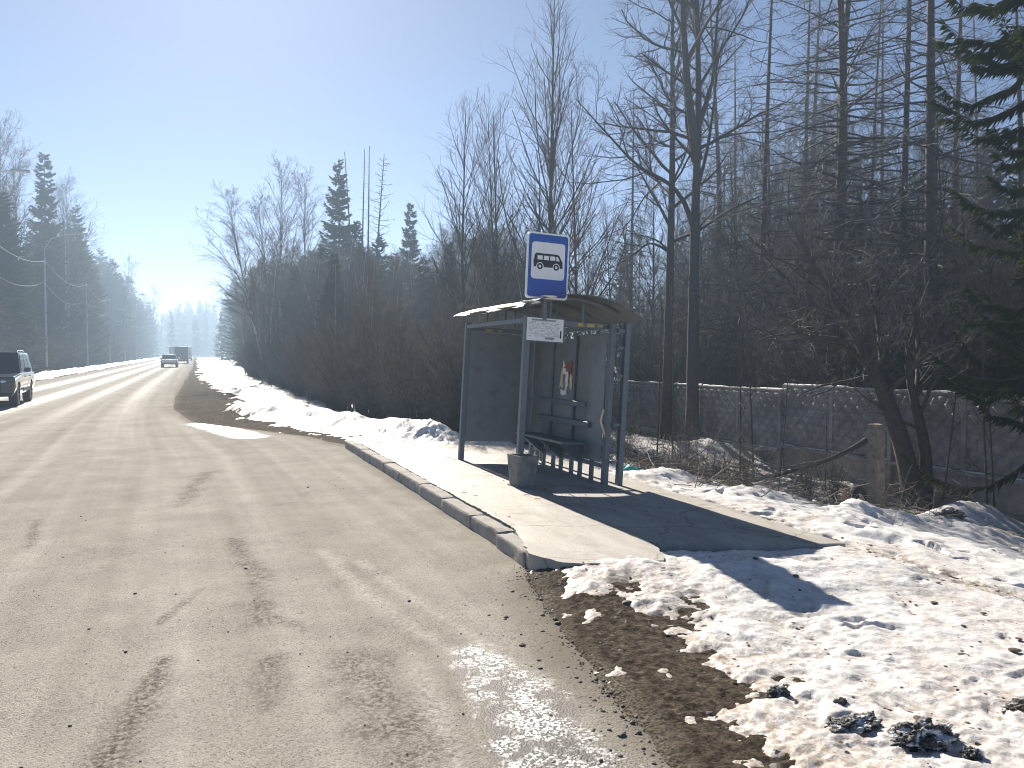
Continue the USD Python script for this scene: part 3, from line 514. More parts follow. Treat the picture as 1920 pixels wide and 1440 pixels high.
# torn poster on the back wall
def flat_on_wall(poly, x0, mname, name, lab=None, d=.0025):
    T_ = np.array([[0, 0, -1, x0], [-1, 0, 0, 0], [0, 1, 0, 0], [0, 0, 0, 1.0]])   # polygon (u, z): u runs towards the near end
    o = MB().poly(poly, d, T_).build(name, mname, sh); 
    if lab: tag(o, lab)
rg = np.random.default_rng(3)
def ragged(cx, cz, w, h, n=16, j=.25):
    a = np.linspace(0, 2 * np.pi, n, endpoint=False); r = 1 + j * rg.normal(0, 1, n).clip(-1.5, 1.5); return sg.Polygon(np.stack([cx + w / 2 * r * np.cos(a), cz + h / 2 * r * np.sin(a)], 1)).buffer(0)
px0 = W_ - .207
for k, (cu_, cz, w, h, mm) in enumerate([(-1.02, 1.42, .34, .42, 'brownpaper'), (-1.16, 1.33, .12, .44, 'paper'), (-1.24, 1.30, .07, .36, 'cream'), (-1.06, 1.36, .07, .30, 'paper'), (-1.0, 1.55, .20, .13, 'red'), (-.95, 1.42, .05, .2, 'red'), (-.90, 1.35, .06, .18, 'cream'), (-1.12, 1.18, .2, .06, 'paper')]):
    flat_on_wall(ragged(cu_, cz + .02, w * 1.3, h * 1.2), px0 - .003 * k, mm, 'poster_scrap', 'torn scrap of an old poster')

# bus stop sign, on its short post above the near beam
def leaned(p):  # point of the leaning shelter to the world
    a = math.radians(3.4); p = np.asarray(p, float); return np.array([SX + p[0] * math.cos(a) + p[2] * math.sin(a), SY + p[1], SZ - .01 - p[0] * math.sin(a) + p[2] * math.cos(a)])
sw, shh = .60, .85
sc = leaned((.255, -.09, 0)); 
sign = thing('bus_stop_sign', 'blue bus stop sign with black bus on a white square above shelter', 'sign', (4.235, SY - .10, 2.94), 0, ry=2.6)
R_ = np.array([[1, 0, 0, 0], [0, 0, 1, 0], [0, 1, 0, 0], [0, 0, 0, 1.0]])
def face(poly, y0, mname, name, d=.002):
    T_ = np.array([[1, 0, 0, 0], [0, 0, -1, y0], [0, 1, 0, 0], [0, 0, 0, 1.0]]); return MB().poly(poly, d, T_).build(name, mname, sign)
rrect = lambda w, h, r, cx=0, cz=0: affinity.translate(sg.box(-w / 2 + r, -h / 2 + r, w / 2 - r, h / 2 - r).buffer(r, quad_segs=6), cx, cz)
face(rrect(sw, shh, .045), .024, 'white', 'sign_plate', .024)
face(rrect(sw - .045, shh - .045, .035), -.0005, 'signblue', 'blue_field')
face(rrect(.475, .475, .045, 0, .065), -.003, 'white', 'white_square')
bus = sg.Polygon([(-.195, -.085), (-.2, -.02), (-.185, .06), (-.17, .075), (.125, .075), (.15, .062), (.198, -.02), (.2, -.085)]).buffer(.008)
for wx in (-.115, .118): bus = bus.difference(sg.Point(wx, -.085).buffer(.052))
wins = sg.MultiPolygon([sg.box(-.155, .0, -.08, .055), sg.box(-.065, .0, .01, .055), sg.box(.025, .0, .10, .055), sg.Polygon([(.113, 0), (.168, 0), (.135, .055), (.113, .055)])])
bus = bus.difference(wins)
for wx in (-.115, .118): bus = bus.union(sg.Point(wx, -.085).buffer(.040).difference(sg.Point(wx, -.085).buffer(.019)))
face(affinity.translate(bus, .0, .075), -.0055, 'black', 'bus_symbol')
MB().box((.0 - .03, .03, -.70), (.03, .08, .35)).build('sign_post', 'steel', sign)
for zz in (-.25, .2): MB().box((-.16, .0245, zz - .02), (.16, .0295, zz + .02)).build('clamp', 'galv', sign)

# timetable board hung under the near beam
tb = thing('timetable_board', 'white printed timetable board hanging under the beam of the bus shelter', 'timetable', (4.215, SY - .062, 2.115), 0, ry=3.2)
def tface(lo, hi, y0, mname, name, d=.002): return MB().box((lo[0], y0 - d, lo[1]), (hi[0], y0, hi[1]), .0005).build(name, mname, tb)
tface((-.275, -.16), (.275, .16), .012, 'steel', 'board', .012); tface((-.262, -.145), (.262, .15), -.0005, 'paper', 'sheet')
tface((-.2, .112), (.15, .135), -.003, 'greyprint', 'heading'); tface((.0, -.125), (.135, -.095), -.003, 'greyprint', 'footing'); tface((.215, -.10), (.235, .0), -.003, 'black', 'side_mark')
pr = MB(); rg2 = np.random.default_rng(12)
for r in range(13):
    z0 = .095 - r * .0155; xx = -.235
    while xx < .19:
        w = rg2.uniform(.008, .04)
        if rg2.random() < .78: pr.box((xx, -.0042, z0), (min(xx + w, .2), -.003, z0 + .0055), .0003)
        xx += w + .007
tag(pr.build('printed_lines', 'greyprint', tb), kind='stuff')

# litter bin by the near post
bn = thing('litter_bin', 'squat tapered concrete litter bin at the foot of the shelter post', 'bin', (3.80, SY - .26, plat_z(3.80, SY - .26)), 8, ry=3.0)
def taper(w0, w1, z0, z1, r=.04):
    pts = []
    for w, z in ((w0, z0), (w1, z1)):
        g = sg.box(-w / 2 + r, -w / 2 + r, w / 2 - r, w / 2 - r).buffer(r, quad_segs=5); pts += [(a, b3, z) for a, b3 in g.exterior.coords]
    return manifold3d.Manifold.hull_points(np.array(pts, float))
shell = taper(.25, .32, .02, .40) - taper(.21, .29, .06, .45); mm = shell.refine_to_length(.03).to_mesh(); v = mm.vert_properties[:, :3].copy()
v += (fbm(v * 9, 3, 81)[:, None] - .5) * [.012, .012, .008]; obj('bin_shell', trimesh.Trimesh(v, mm.tri_verts, process=False), 'binconcrete', bn, smooth=35)
obj('base_plate', taper(.30, .28, .0, .02), 'steel', bn); 
v, f, _ = meshkit.arrays(taper(.20, .26, .07, .28)); obj('rubbish', (v, f), 'rubber', bn)

# ------------------------------------------------------------------ concrete fence with diamond relief, panel by panel
FX = 16.4
fc = thing('concrete_fence', 'long grey concrete fence with diamond relief and snow along its ledges', 'fence', (FX, 0, 0))
def fence_panel(seed, rows=4, cols=5):
    """one cast panel, 2 m long: diamond field above, ledge, plain footing below; front towards -x"""
    ny, nz = cols * 6 + 1, rows * 8 + 1
    yy, zz = np.linspace(.0, 1.985, ny), np.linspace(.0, 1.72, nz); Yg, Zg = np.meshgrid(yy, zz, indexing='ij')
    u = Yg / 1.985 * cols; w = Zg / 1.72 * rows
    du = np.abs(((u + w) % 1) - .5); dw = np.abs(((u - w) % 1) - .5)
    rel = np.minimum(.5 - np.maximum(du, dw), .42); border = np.minimum.reduce([Yg / .07, (1.985 - Yg) / .07, Zg / .06, (1.72 - Zg) / .06]).clip(0, 1)
    Xg = -.015 - .34 * rel * border + .012 * (fbm(np.stack([Yg * 6, Zg * 6, Yg * 0 + seed], -1), 3, seed) - .5)
    v = np.stack([Xg, Yg, Zg], -1).reshape(-1, 3); i, j = np.meshgrid(np.arange(ny - 1), np.arange(nz - 1), indexing='ij'); p = (i * nz + j).ravel()
    mb = MB().add(v, np.stack([p, p + 1, p + nz + 1, p + nz], 1))
    mb.box((-.005, .0, -.85), (.11, 1.985, 1.745), .01); mb.box((-.17, .0, -.10), (-.004, 1.985, -.012), .015); mb.box((-.05, .002, 1.722), (.12, 1.983, 1.80), .012); mb.box((-.09, .0, -1.1), (.12, 1.985, -.80), .02)
    return mb
variants = []
rgf = np.random.default_rng(44)
def snow_strip(L, seed, w=.11, h=.03):
    n = int(L / .05) + 2; yv = np.linspace(0, L, n); hh = (h * (.45 + 1.1 * fbm(np.stack([yv * 2.5, yv * 0 + seed, yv * 0], -1), 3, seed))) * np.clip((fbm(np.stack([yv * 1.7, yv * 0 + seed + 40, yv * 0], -1), 3, seed) - .36) * 9, .03, 1)
    P = np.stack([np.zeros(n), yv, hh * .4], 1)[None]; ang = np.linspace(0, 2 * np.pi, 7)[:-1]
    V = np.stack([np.cos(ang)[None] * w / 2 + np.zeros((n, 1)), np.repeat(yv[:, None], 6, 1), np.maximum(np.sin(ang)[None], -.2) * hh[:, None]], -1)
    i, j = np.meshgrid(np.arange(n - 1), np.arange(6), indexing='ij'); a = i * 6 + j; b_ = i * 6 + (j + 1) % 6
    return V.reshape(-1, 3), np.stack([a, b_, b_ + 6, a + 6], -1).reshape(-1, 4)
first = {}
for k in range(24):
    y0 = 4.4 + 2.0 * k; step = .15 if y0 < 18 else 0.0; sv = k % 3
    zt = -1.0 + step + rgf.normal(0, .006)
    path = numbered('/World/concrete_fence', 'panel')
    if sv not in first:
        o = usdkit.mesh(stage, path, fence_panel(sv + 3).mesh(), M['fence']).GetPrim(); first[sv] = o
    else:
        o = UsdGeom.Mesh.Define(stage, path).GetPrim(); o.GetReferences().AddInternalReference(first[sv].GetPath())
    place(o, (rgf.normal(0, .012), y0, zt), rgf.normal(0, .25))
    for dz, dx in ((1.803, .035), (-.012, -.08)):
        if dz > 0 and y0 < 13 and k % 2: continue
        V, Fq = snow_strip(1.9, k * 2 + (dz > 0)); obj('snow_ledge', (V + [dx, y0 + .04, zt + dz + .004], Fq), 'snowcap', fc, smooth=True)
for k in range(24):
    y0 = 4.39 + 2.0 * k; MB().box((-.155 if k % 2 else -.11, y0 - .06, -2.2), (.13, y0 + .06, .66 + (.15 if y0 < 18.5 else 0)), .015).build('fence_post', 'fence', fc)

# ------------------------------------------------------------------ trees
def deciduous(name, H, r0, seed, bark='bark', twig='twig', n1=34, n2=8, n3=5, n4=0, ang=.75, trop=.55, lf=.34, t0=.3, wig=.18, pts=None, rmin=.006, lens=(.45, .5), part=True, wob=.0, extra=(), twr=1.0):
    """a bare broadleaf tree: trunk, limbs and twigs"""
    rng = np.random.default_rng(seed); x = proto(name, 'tree')
    P, R = trunk_curve(pts if pts is not None else [(0, 0, 0), (.02 * H * rng.normal(), .02 * H * rng.normal(), H * .5), (.03 * H * rng.normal(), .03 * H * rng.normal(), H)], r0, .012, 16, rng, wob)
    tb_, lb, wb = MB(), MB(), MB(); stems = [(P, R)]
    for pts2, ra, rb in extra: stems.append(trunk_curve(pts2, ra, rb, 14, rng, .01))
    for Pk, Rk in stems: tb_.add(*tubes(Pk, Rk, 9))
    for k, (Pk, Rk) in enumerate(stems):
        nn = n1 if k == 0 else max(8, int(n1 * .5)); tt = t0 if k == 0 else .3
        C1, Q1 = grow(Pk, Rk, nn, tt, .98, lambda t: ang * (1.25 - .5 * t), lambda t, L: lf * L * (1.15 - .85 * t) if k == 0 else .42 * L * (1.1 - .75 * t), 8, trop, wig, .55, rmin, rng)
        C2, Q2 = grow(C1, Q1, n2, .2, .97, .7, lambda t, L: lens[0] * L * (1.1 - .6 * t), 6, trop * .6, wig * 1.2, .65, rmin * .8, rng)
        C3, Q3 = grow(C2, Q2, n3, .15, .97, .7, lambda t, L: lens[1] * L * (1.1 - .5 * t), 4, trop * .3, wig * 1.3, .7, rmin * .6, rng)
        lb.add(*tubes(C1, Q1, 5)); lb.add(*tubes(C2, Q2, 3)); wb.add(*tubes(C3, Q3 * twr, 3, cap=False))
        if n4:
            C4, Q4 = grow(C3, Q3, n4, .2, .97, .7, lambda t, L: .5 * L, 3, 0, wig * 1.4, .75, rmin * .5, rng); wb.add(*tubes(C4, Q4 * twr, 3, cap=False))
    tb_.build('trunk', bark, x, smooth=True); lb.build('branches', bark if bark != 'birch' else twig, x, smooth=True); wb.build('twigs', twig, x).SetCustomDataByKey('kind', 'stuff')
    return x

def spruce(name, H, rad, seed, nb=150, nf=9, needles='needles', z0=.06, fl=.34, hang=.5, dense=2, pts=None, r0=None, sparse=.0, wf=.17):
    """a spruce: straight trunk, whorls of drooping boughs, each hung with flat sprays"""
    rng = np.random.default_rng(seed); x = proto(name, 'tree')
    P, R = trunk_curve(pts if pts is not None else [(0, 0, 0), (0, 0, H * .5), (.01 * H * rng.normal(), 0, H)], r0 or H * .011, .012, 12, rng)
    tr_, br, nd = MB(), MB(), MB(); tr_.add(*tubes(P, R, 8)); tr_.build('trunk', 'bark_brown', x, smooth=True)
    t = np.sort(rng.random(nb)) ** .85 * (1 - z0) + z0; az = np.arange(nb) * 2.39996 + rng.normal(0, .4, nb)
    base = np.stack([np.interp(t, np.linspace(0, 1, 12), P[0, :, k]) for k in range(3)], 1)
    L = rad * (1 - t) ** .8 * (.6 + .55 * rng.random(nb)) * np.clip((t - z0) / .06 + .5, 0, 1) + .02 * H * .5 * (t > .9) + .08
    K = 7; s_ = np.linspace(0, 1, K); droop = hang * (1.15 - t) ; rise = .28 * t
    out = np.stack([np.cos(az), np.sin(az), np.zeros(nb)], 1)
    C = base[:, None] + out[:, None] * (L[:, None] * s_)[..., None]; C[:, :, 2] += L[:, None] * (rise[:, None] * s_ - droop[:, None] * np.sin(s_ * 2.2) * .55 + .16 * s_ ** 3) + rng.normal(0, .03, (nb, K)) * L[:, None]
    br.add(*tubes(C, np.maximum(.008 * L[:, None] + .006, .008) * np.linspace(1, .3, K)[None], 3)); br.build('boughs', 'bark_brown', x)
    for d in range(dense):
        for f in range(nf):
            u = (f + rng.random(nb)) / nf * .92 + .08; keep = rng.random(nb) > sparse; xi = u * (K - 1); i = np.clip(xi.astype(int), 0, K - 2); fr_ = (xi - i)[:, None]; rows = np.arange(nb)
            p = C[rows, i] * (1 - fr_) + C[rows, i + 1] * fr_; tg = C[rows, i + 1] - C[rows, i]; tg /= np.linalg.norm(tg, axis=1, keepdims=True)
            side = np.stack([-out[:, 1], out[:, 0], np.zeros(nb)], 1) * np.where(rng.random(nb) < .5, 1, -1)[:, None]
            dirv = tg * .7 + side * (.75 * rng.random(nb)[:, None] + .15) + np.array([0, 0, -1]) * (.15 + .75 * rng.random(nb))[:, None] * hang * 1.3; dirv /= np.linalg.norm(dirv, axis=1, keepdims=True)
            ln = fl * (.45 + .75 * rng.random(nb)) * np.clip(L / (.25 * rad), .35, 1.15) * (1.1 - .5 * u); wd = np.cross(dirv, rng.normal(0, 1, (nb, 3))); wd /= np.linalg.norm(wd, axis=1, keepdims=True); wd *= (wf * ln + .02 * wf / .17)[:, None]
            a = p; b_ = p + dirv * (ln * .45)[:, None] + wd; c = p + dirv * ln[:, None]; e = p + dirv * (ln * .45)[:, None] - wd
            nk = keep.sum(); V = np.stack([a, b_, c, e], 1)[keep].reshape(-1, 3); nd.add(V, np.arange(4 * nk).reshape(-1, 4))
    nd.build('crown', needles, x)
    return x

def dead_conifer(name, H, r0, seed, nb=120, L0=2.2, twig='twig', top_only=0.0, n2=8, droop=-.25, bark='bark_brown', pts=None, n3=2, t0=.12, rm=.006):
    """a dead or bare conifer: straight trunk with many thin level branches"""
    rng = np.random.default_rng(seed); x = proto(name, 'tree')
    P, R = trunk_curve(pts if pts is not None else [(0, 0, 0), (.012 * H * rng.normal(), 0, H * .5), (.015 * H * rng.normal(), .01 * H * rng.normal(), H)], r0, .02, 16, rng)
    C1, Q1 = grow(P, R, nb, t0, .99, 1.55, lambda t, L: L0 * (1.12 - .95 * t) * np.clip((t - t0) * 6 + .5, 0, 1), 8, droop, .22, .3, rm, rng, .12)
    C2, Q2 = grow(C1, Q1, n2, .25, .97, .8, lambda t, L: .3 * L * (1.2 - .6 * t), 5, -.1, .35, .6, rm * .7, rng)
    lb, wb = MB().add(*tubes(C1, Q1, 4)), MB().add(*tubes(C2, Q2, 3, cap=False))
    if n3: C3, Q3 = grow(C2, Q2, n3, .2, .97, .8, lambda t, L: .5 * L, 3, -.1, .4, .7, rm * .6, rng); wb.add(*tubes(C3, Q3, 3, cap=False))
    MB().add(*tubes(P, R, 9)).build('trunk', bark, x, smooth=True); lb.build('branches', bark, x); wb.build('twigs', twig, x).SetCustomDataByKey('kind', 'stuff')
    return x

def shrub(name, H, seed, ns=14, spread=.3, twig='twig', n1=7, n2=4, n3=3, rm=.004, cat='shrub'):
    rng = np.random.default_rng(seed); x = proto(name, cat)
    K = 8; az = rng.random(ns) * 6.28; ln = H * (.55 + .5 * rng.random(ns)); tilt = spread * (.3 + rng.random(ns)); base = rng.normal(0, .12, (ns, 3)) * [1, 1, 0]
    d = np.stack([np.sin(tilt) * np.cos(az), np.sin(tilt) * np.sin(az), np.cos(tilt)], 1); pts = [base]
    for k in range(K - 1):
        d = d + rng.normal(0, .07, d.shape); d /= np.linalg.norm(d, axis=1, keepdims=True); pts.append(pts[-1] + d * (ln / (K - 1))[:, None])
    P = np.stack(pts, 1); R = (.008 * ln / 2 + .006)[:, None] * np.linspace(1, .3, K)[None]
    C1, Q1 = grow(P, R, n1, .2, .97, .55, lambda t, L: .38 * L * (1.1 - .6 * t), 6, .25, .25, .6, rm, rng)
    C2, Q2 = grow(C1, Q1, n2, .2, .97, .6, lambda t, L: .5 * L, 4, .1, .3, .7, rm * .8, rng)
    wb = MB().add(*tubes(C2, Q2, 3, cap=False))
    if n3: C3, Q3 = grow(C2, Q2, n3, .2, .97, .6, lambda t, L: .55 * L, 3, 0, .3, .7, rm * .7, rng); wb.add(*tubes(C3, Q3, 3, cap=False))
    MB().add(*tubes(P, R, 4)).add(*tubes(C1, Q1, 3)).build('stems', 'bark_brown' if twig != 'twig' else 'bark', x); wb.build('twigs', twig, x).SetCustomDataByKey('kind', 'stuff')
    return x

def spot(u, y):
    """the ground point at distance y along the road on bearing u of the photograph's width"""
    a = math.atan((u - 960) / FPX) + YAW; xx = y * math.tan(a); return np.array([xx, y, ground_z(xx, y) - .06])
def height_to(v, p):
    """how tall a thing at p must be for its top to stand at photograph row v"""
    d = (p - EYE) @ np.array([math.sin(YAW), math.cos(YAW), 0]); return (671 - v) * d / FPX + EYE[2] - p[2]

# --- the trees standing behind and before the fence
p = spot(1298, 21.5)
tt = lambda du, h: (du / FPX * 24.6, 0, h)
fork = deciduous('forked_tree', 20, .23, 101, 'bark', 'twig', n1=26, n2=9, n3=6, n4=2, ang=.85, trop=.35, lf=.2, t0=.45, wig=.28, wob=0, rmin=.006,
    pts=[(0, 0, 0), (.02, 0, 4), (.05, 0, 7.6), (.12, 0, 9.7), (.28, .1, 11.4), (.2, .1, 13.2), (.15, .3, 16), (.5, .5, 20)],
    extra=[([(.12, 0, 9.6), (-.2, -.1, 10.9), (-.45, -.2, 12.0), (-.62, -.2, 14), (-.7, -.3, 19)], .15, .03),
           ([(.02, 0, 7.4), (-.55, -.3, 8.15), (-1.3, -.6, 8.6), (-1.75, -.7, 8.75), (-2.5, -.9, 8.8), (-3.4, -1.1, 9.4), (-4.1, -1.2, 9.9), (-5.0, -1.3, 10.6)], .085, .012),
           ([(.1, 0, 8.6), (.8, .3, 10.2), (1.2, .5, 12), (1.4, .6, 15)], .07, .012), ([(.2, 0, 10.8), (.8, .1, 12.3), (1.1, .3, 15.0), (1.3, .3, 18)], .07, .012)])
dup(fork, 'tall bare forked tree with long limb reaching left beside the fence', p, 0)
p = spot(1249, 24); straight = deciduous('tall_bare_tree', 21, .2, 102, 'bark', 'twig', n1=38, n2=9, n3=6, n4=2, ang=.9, trop=.3, lf=.17, t0=.33, wig=.3, pts=[(0, 0, 0), (.15, 0, 7), (.22, 0, 11), (.3, .2, 14), (.4, .3, 21)], extra=[([(.15, 0, 7.0), (-.9, -.3, 7.3), (-1.9, -.5, 6.6), (-3.2, -.8, 6.0)], .05, .01)])
dup(straight, 'straight dark trunk rising behind the fence left of the forked tree', p)
p = spot(1562, 19.2); lar1 = dead_conifer('bare_conifer', 24, .24, 103, 170, 3.3, n2=10, n3=2, droop=-.12); dup(lar1, 'thick bare conifer trunk, left one of the close pair behind the fence', p)
p = spot(1584, 20.3); dup(lar1, 'thick bare conifer trunk, right one of the close pair behind the fence', p, 130, .97, name='bare_conifer')
p = spot(1424, 23.5); lar2 = dead_conifer('slim_bare_conifer', 21, .15, 104, 150, 2.7, n2=9, n3=2, droop=-.1, pts=[(0, 0, 0), (.1, 0, 8), (.28, 0, 14), (.55, 0, 21)]); dup(lar2, 'slim leaning bare conifer between the forked tree and the close pair', p)
p = spot(1443, 27); dup(lar2, 'slim bare conifer standing right behind the leaning slim one', p, 200, .75, name='slim_bare_conifer')
p = spot(1688, 17.6); dup(lar2, 'slim bare conifer between the close pair and the thick straight trunk', p, 25, (1, 1, 1.02), name='slim_bare_conifer')
p = spot(1744, 15.4); lar3 = dead_conifer('straight_conifer', 23, .2, 105, 110, 2.8, n2=9, n3=2, t0=.25, pts=[(0, 0, 0), (-.1, 0, 8), (-.25, 0, 14), (-.35, 0, 23)], bark='bark'); dup(lar3, 'thick straight trunk with thin dead branches right of the leaning tree', p)
p = np.array([15.75, 9.5, ground_z(15.75, 9.5) - .1])
nearsp = spruce('hanging_spruce', 19, 3.0, 106, 180, 42, 'needles_near', .10, .30, 1.05, 6, pts=[(0, 0, 0), (-.15, 0, 4), (-.4, .1, 7), (-.95, .2, 10), (-1.7, .3, 14), (-2.0, .4, 19)], r0=.27, sparse=.12, wf=.075)
dup(nearsp, 'big green spruce with hanging boughs at the right end of the fence', p)
dup(nearsp, 'second green spruce behind the fence, deeper at the right edge', np.array([18.7, 12.3, ground_z(18.7, 12.3) - .1]), 140, .72, name='hanging_spruce')
for k, (u, y, sc_) in enumerate([(1338, 30, .9), (1378, 34, 1.0), (1496, 28, .95), (1520, 33, 1.05), (1622, 26, .95), (1655, 31, 1.0), (1790, 22, .9), (1835, 26, 1.0), (1180, 38, .8), (1895, 20, .85)]):
    p = spot(u, y); dup((lar1, lar2, lar3)[k % 3], ['dead conifer trunk close right of the forked tree', 'slim dead conifer midway between forked tree and slim leaning conifer', 'deeper dead conifer left of the close pair', 'thick dead conifer almost behind the close pair', 'deeper slim conifer just right of the close pair', 'dead conifer left of the thick straight trunk, deeper', 'dead conifer trunk right of the thick straight trunk', 'slim conifer trunk before the hanging green boughs', 'dead conifer beyond the ladder end of the shelter', 'dead conifer trunk amid the hanging boughs at right'][k], p, 70 * k, sc_, name=('bare_conifer', 'slim_bare_conifer', 'straight_conifer')[k % 3])
# the two-stemmed tree that leans over the fence
p = np.array([15.75, 13.1, ground_z(15.75, 13.1) - .1])
lean = deciduous('leaning_tree', 7.5, .26, 107, 'bark_brown', 'twig', n1=22, n2=8, n3=5, n4=2, ang=.9, trop=.15, lf=.36, t0=.35, wig=.35, rmin=.005,
    pts=[(0, 0, 0), (-.25, .1, 1.2), (-.6, .25, 2.4), (-.95, .45, 3.3), (-1.5, .8, 4.6), (-2.1, 1.1, 5.6), (-2.6, 1.6, 7.0)],
    extra=[([(.05, -.1, 0), (.18, -.1, 1.4), (-.05, 0, 2.5), (-.3, .1, 3.2), (-.1, .1, 4.3), (.4, .1, 5.5)], .17, .02), ([(-.1, .05, 2.7), (.5, -.1, 3.4), (1.0, -.2, 3.7), (1.7, -.3, 4.5)], .06, .012), ([(-1.0, .5, 3.4), (-2.0, .4, 3.9), (-3.1, .3, 4.0), (-4.2, .2, 4.6)], .07, .012), ([(-.9, .4, 3.2), (-1.6, -.1, 4.4), (-2.6, -.5, 5.6)], .06, .012)])
dup(lean, 'brown tree with two crooked stems leaning left in front of the fence', p)

# --- thin bare trees behind the shelter
thinA = deciduous('slender_tree', 13, .085, 111, 'bark', 'twig_pale', n1=40, n2=7, n3=4, ang=.6, trop=.75, lf=.30, t0=.28, wig=.16, rmin=.005)
thinB = deciduous('slender_tree', 11, .075, 112, 'bark', 'twig_pale', n1=36, n2=7, n3=4, ang=.7, trop=.8, lf=.34, t0=.25, wig=.18, rmin=.005)
for src, u, v, y, lab, rz, rx, ry in [
    (thinA, 1025, 0, 24, 'tallest slender grey tree rising directly behind the bus stop sign', 20, 0, 0), (thinB, 1043, 150, 25, 'slender tree close on the right of the tallest one behind the sign', 140, 0, 3), (thinB, 1078, 190, 27, 'slender tree with a bent stem right of the bus stop sign', 260, 0, -3),
    (thinB, 880, 215, 26, 'slender tree with open crown rising left of the shelter roof', 60, 0, 0), (thinA, 931, 235, 28, 'slender stem left of the bus stop sign, left of two', 180, 0, 1), (thinB, 950, 210, 27.5, 'slender stem left of the bus stop sign, right of two', 310, 0, -2),
    (thinA, 1216, 330, 32, 'thin pole-like stem behind the ladder end of the shelter', 90, 0, 0), (thinB, 1137, 400, 33, 'small slender tree between sign and straight dark trunk', 200, 0, 2), (thinB, 1112, 425, 40, 'faint slender tree just right of the sign', 10, 0, 0)]:
    p = spot(u, y); h = height_to(v, p); dup(src, lab, p, rz, h / (13 if src is thinA else 11), rx=rx, ry=ry, name='slender_tree')

# --- silhouettes above the thicket, left of the shelter
birchA = deciduous('birch', 15, .13, 121, 'birch', 'twig_pale', n1=46, n2=8, n3=5, n4=1, ang=.6, trop=.35, lf=.30, t0=.22, wig=.22, rmin=.009, twr=1.3)
birchB = deciduous('birch', 15, .12, 122, 'birch', 'twig_pale', n1=40, n2=9, n3=5, n4=1, ang=.65, trop=.1, lf=.30, t0=.3, wig=.25, rmin=.009, twr=1.3)
sprA = spruce('spruce', 18, 3.3, 131, 200, 17, 'needles', .04, .45, .62, 4, wf=.12)
sprB = spruce('spruce', 18, 2.6, 132, 180, 16, 'needles', .06, .42, .75, 4, wf=.12)
sprC = spruce('spruce', 18, 3.9, 133, 210, 17, 'needles', .03, .48, .5, 4, wf=.12)
deadA = dead_conifer('dead_spruce', 16, .13, 141, 90, 1.9, n2=3, n3=0, droop=.35, t0=.25, rm=.02)
deadB = dead_conifer('dead_spruce', 16, .12, 142, 34, .9, n2=2, n3=0, droop=.1, t0=.2, rm=.01)
for src, H0, u, v, y, lab, rz, ry, nm in [
    (birchB, 15, 503, 365, 48, 'birch leaning left over the verge at the edge of the wood', 40, -14, 'birch'), (birchA, 15, 528, 318, 62, 'tall birch with full crown left of the big spruce', 0, 0, 'birch'), (birchB, 15, 497, 370, 60, 'shorter birch left of the tall full-crowned one', 100, 0, 'birch'),
    (birchB, 15, 572, 332, 64, 'narrow birch between the full-crowned birch and the big spruce', 230, 2, 'birch'), (sprA, 18, 638, 302, 62, 'biggest dark spruce rising above the middle wood', 0, 0, 'spruce'), (deadB, 16, 664, 290, 60, 'bare dead spire left of three behind the big spruce', 0, 0, 'dead_spruce'),
    (deadB, 16, 681, 284, 61, 'bare dead spire, second beside the big spruce', 120, 1, 'dead_spruce'), (deadB, 16, 690, 272, 60, 'tallest bare dead spire beside the big spruce', 240, -.5, 'dead_spruce'), (deadA, 16, 711, 292, 58, 'dead spruce with fishbone branches right of the spires', 0, 0, 'dead_spruce'),
    (sprB, 18, 770, 383, 64, 'pointed spruce standing alone between spires and shelter', 50, 0, 'spruce'), (sprC, 18, 712, 440, 56, 'low dense spruce under the fishbone dead spruce', 100, 0, 'spruce'), (sprB, 18, 672, 415, 63, 'dark spruce half hidden right of the biggest one', 200, 0, 'spruce')]:
    p = spot(u, y); dup(src, lab, p, rz, height_to(v, p) / H0, ry=ry, name=nm)

def bearing(p):
    d = p - EYE; return 960 + FPX * (d @ cr) / (d @ np.array([math.sin(YAW), math.cos(YAW), 0]))
def along(p): return 'close behind the snowbank' if p[1] < 24 else 'midway along the verge' if p[1] < 48 else 'far along the verge'
def beside(p):
    u = bearing(p); return 'left of the forked tree' if u < 1270 else 'between forked tree and leaning tree' if u < 1650 else 'right of the leaning tree'
def mid_wood(p):
    u = bearing(p); return 'left of the biggest spruce' if u < 610 else 'between biggest spruce and shelter' if u < 870 else 'behind the shelter'
# --- row left of the road
L_ = 'trees of the row left of the road'
for src, H0, u, v, y, lab, rz, nm in [
    (sprB, 18, 90, 290, 92, 'tallest spruce of the row left of the road', 30, 'spruce'), (sprA, 18, 148, 385, 112, 'second spruce spire of the left row, nearer the gap', 90, 'spruce'), (birchA, 15, 8, 235, 78, 'tall pale birch at the left picture edge behind the lamp', 10, 'birch'), (birchB, 15, 45, 285, 84, 'pale birch between the left edge and the tallest left spruce', 60, 'birch'),
    (birchA, 15, 128, 340, 108, 'birch between the two left spruce spires', 160, 'birch'), (birchB, 15, 118, 350, 104, 'thin birch just right of the tallest left spruce', 220, 'birch'), (birchA, 15, 290, 540, 300, 'small far birch at the end of the left row', 0, 'birch'), (birchB, 15, 246, 482, 185, 'birch whose pale tips top the middle of the left row', 0, 'birch')]:
    p = spot(u, y); dup(src, lab, p, rz, height_to(v, p) / H0, name=nm)
rgt = np.random.default_rng(77)
def skyline_left(u): return np.interp(u, [-80, 0, 40, 60, 110, 160, 200, 250, 290, 320], [330, 350, 400, 425, 420, 440, 470, 520, 580, 610])
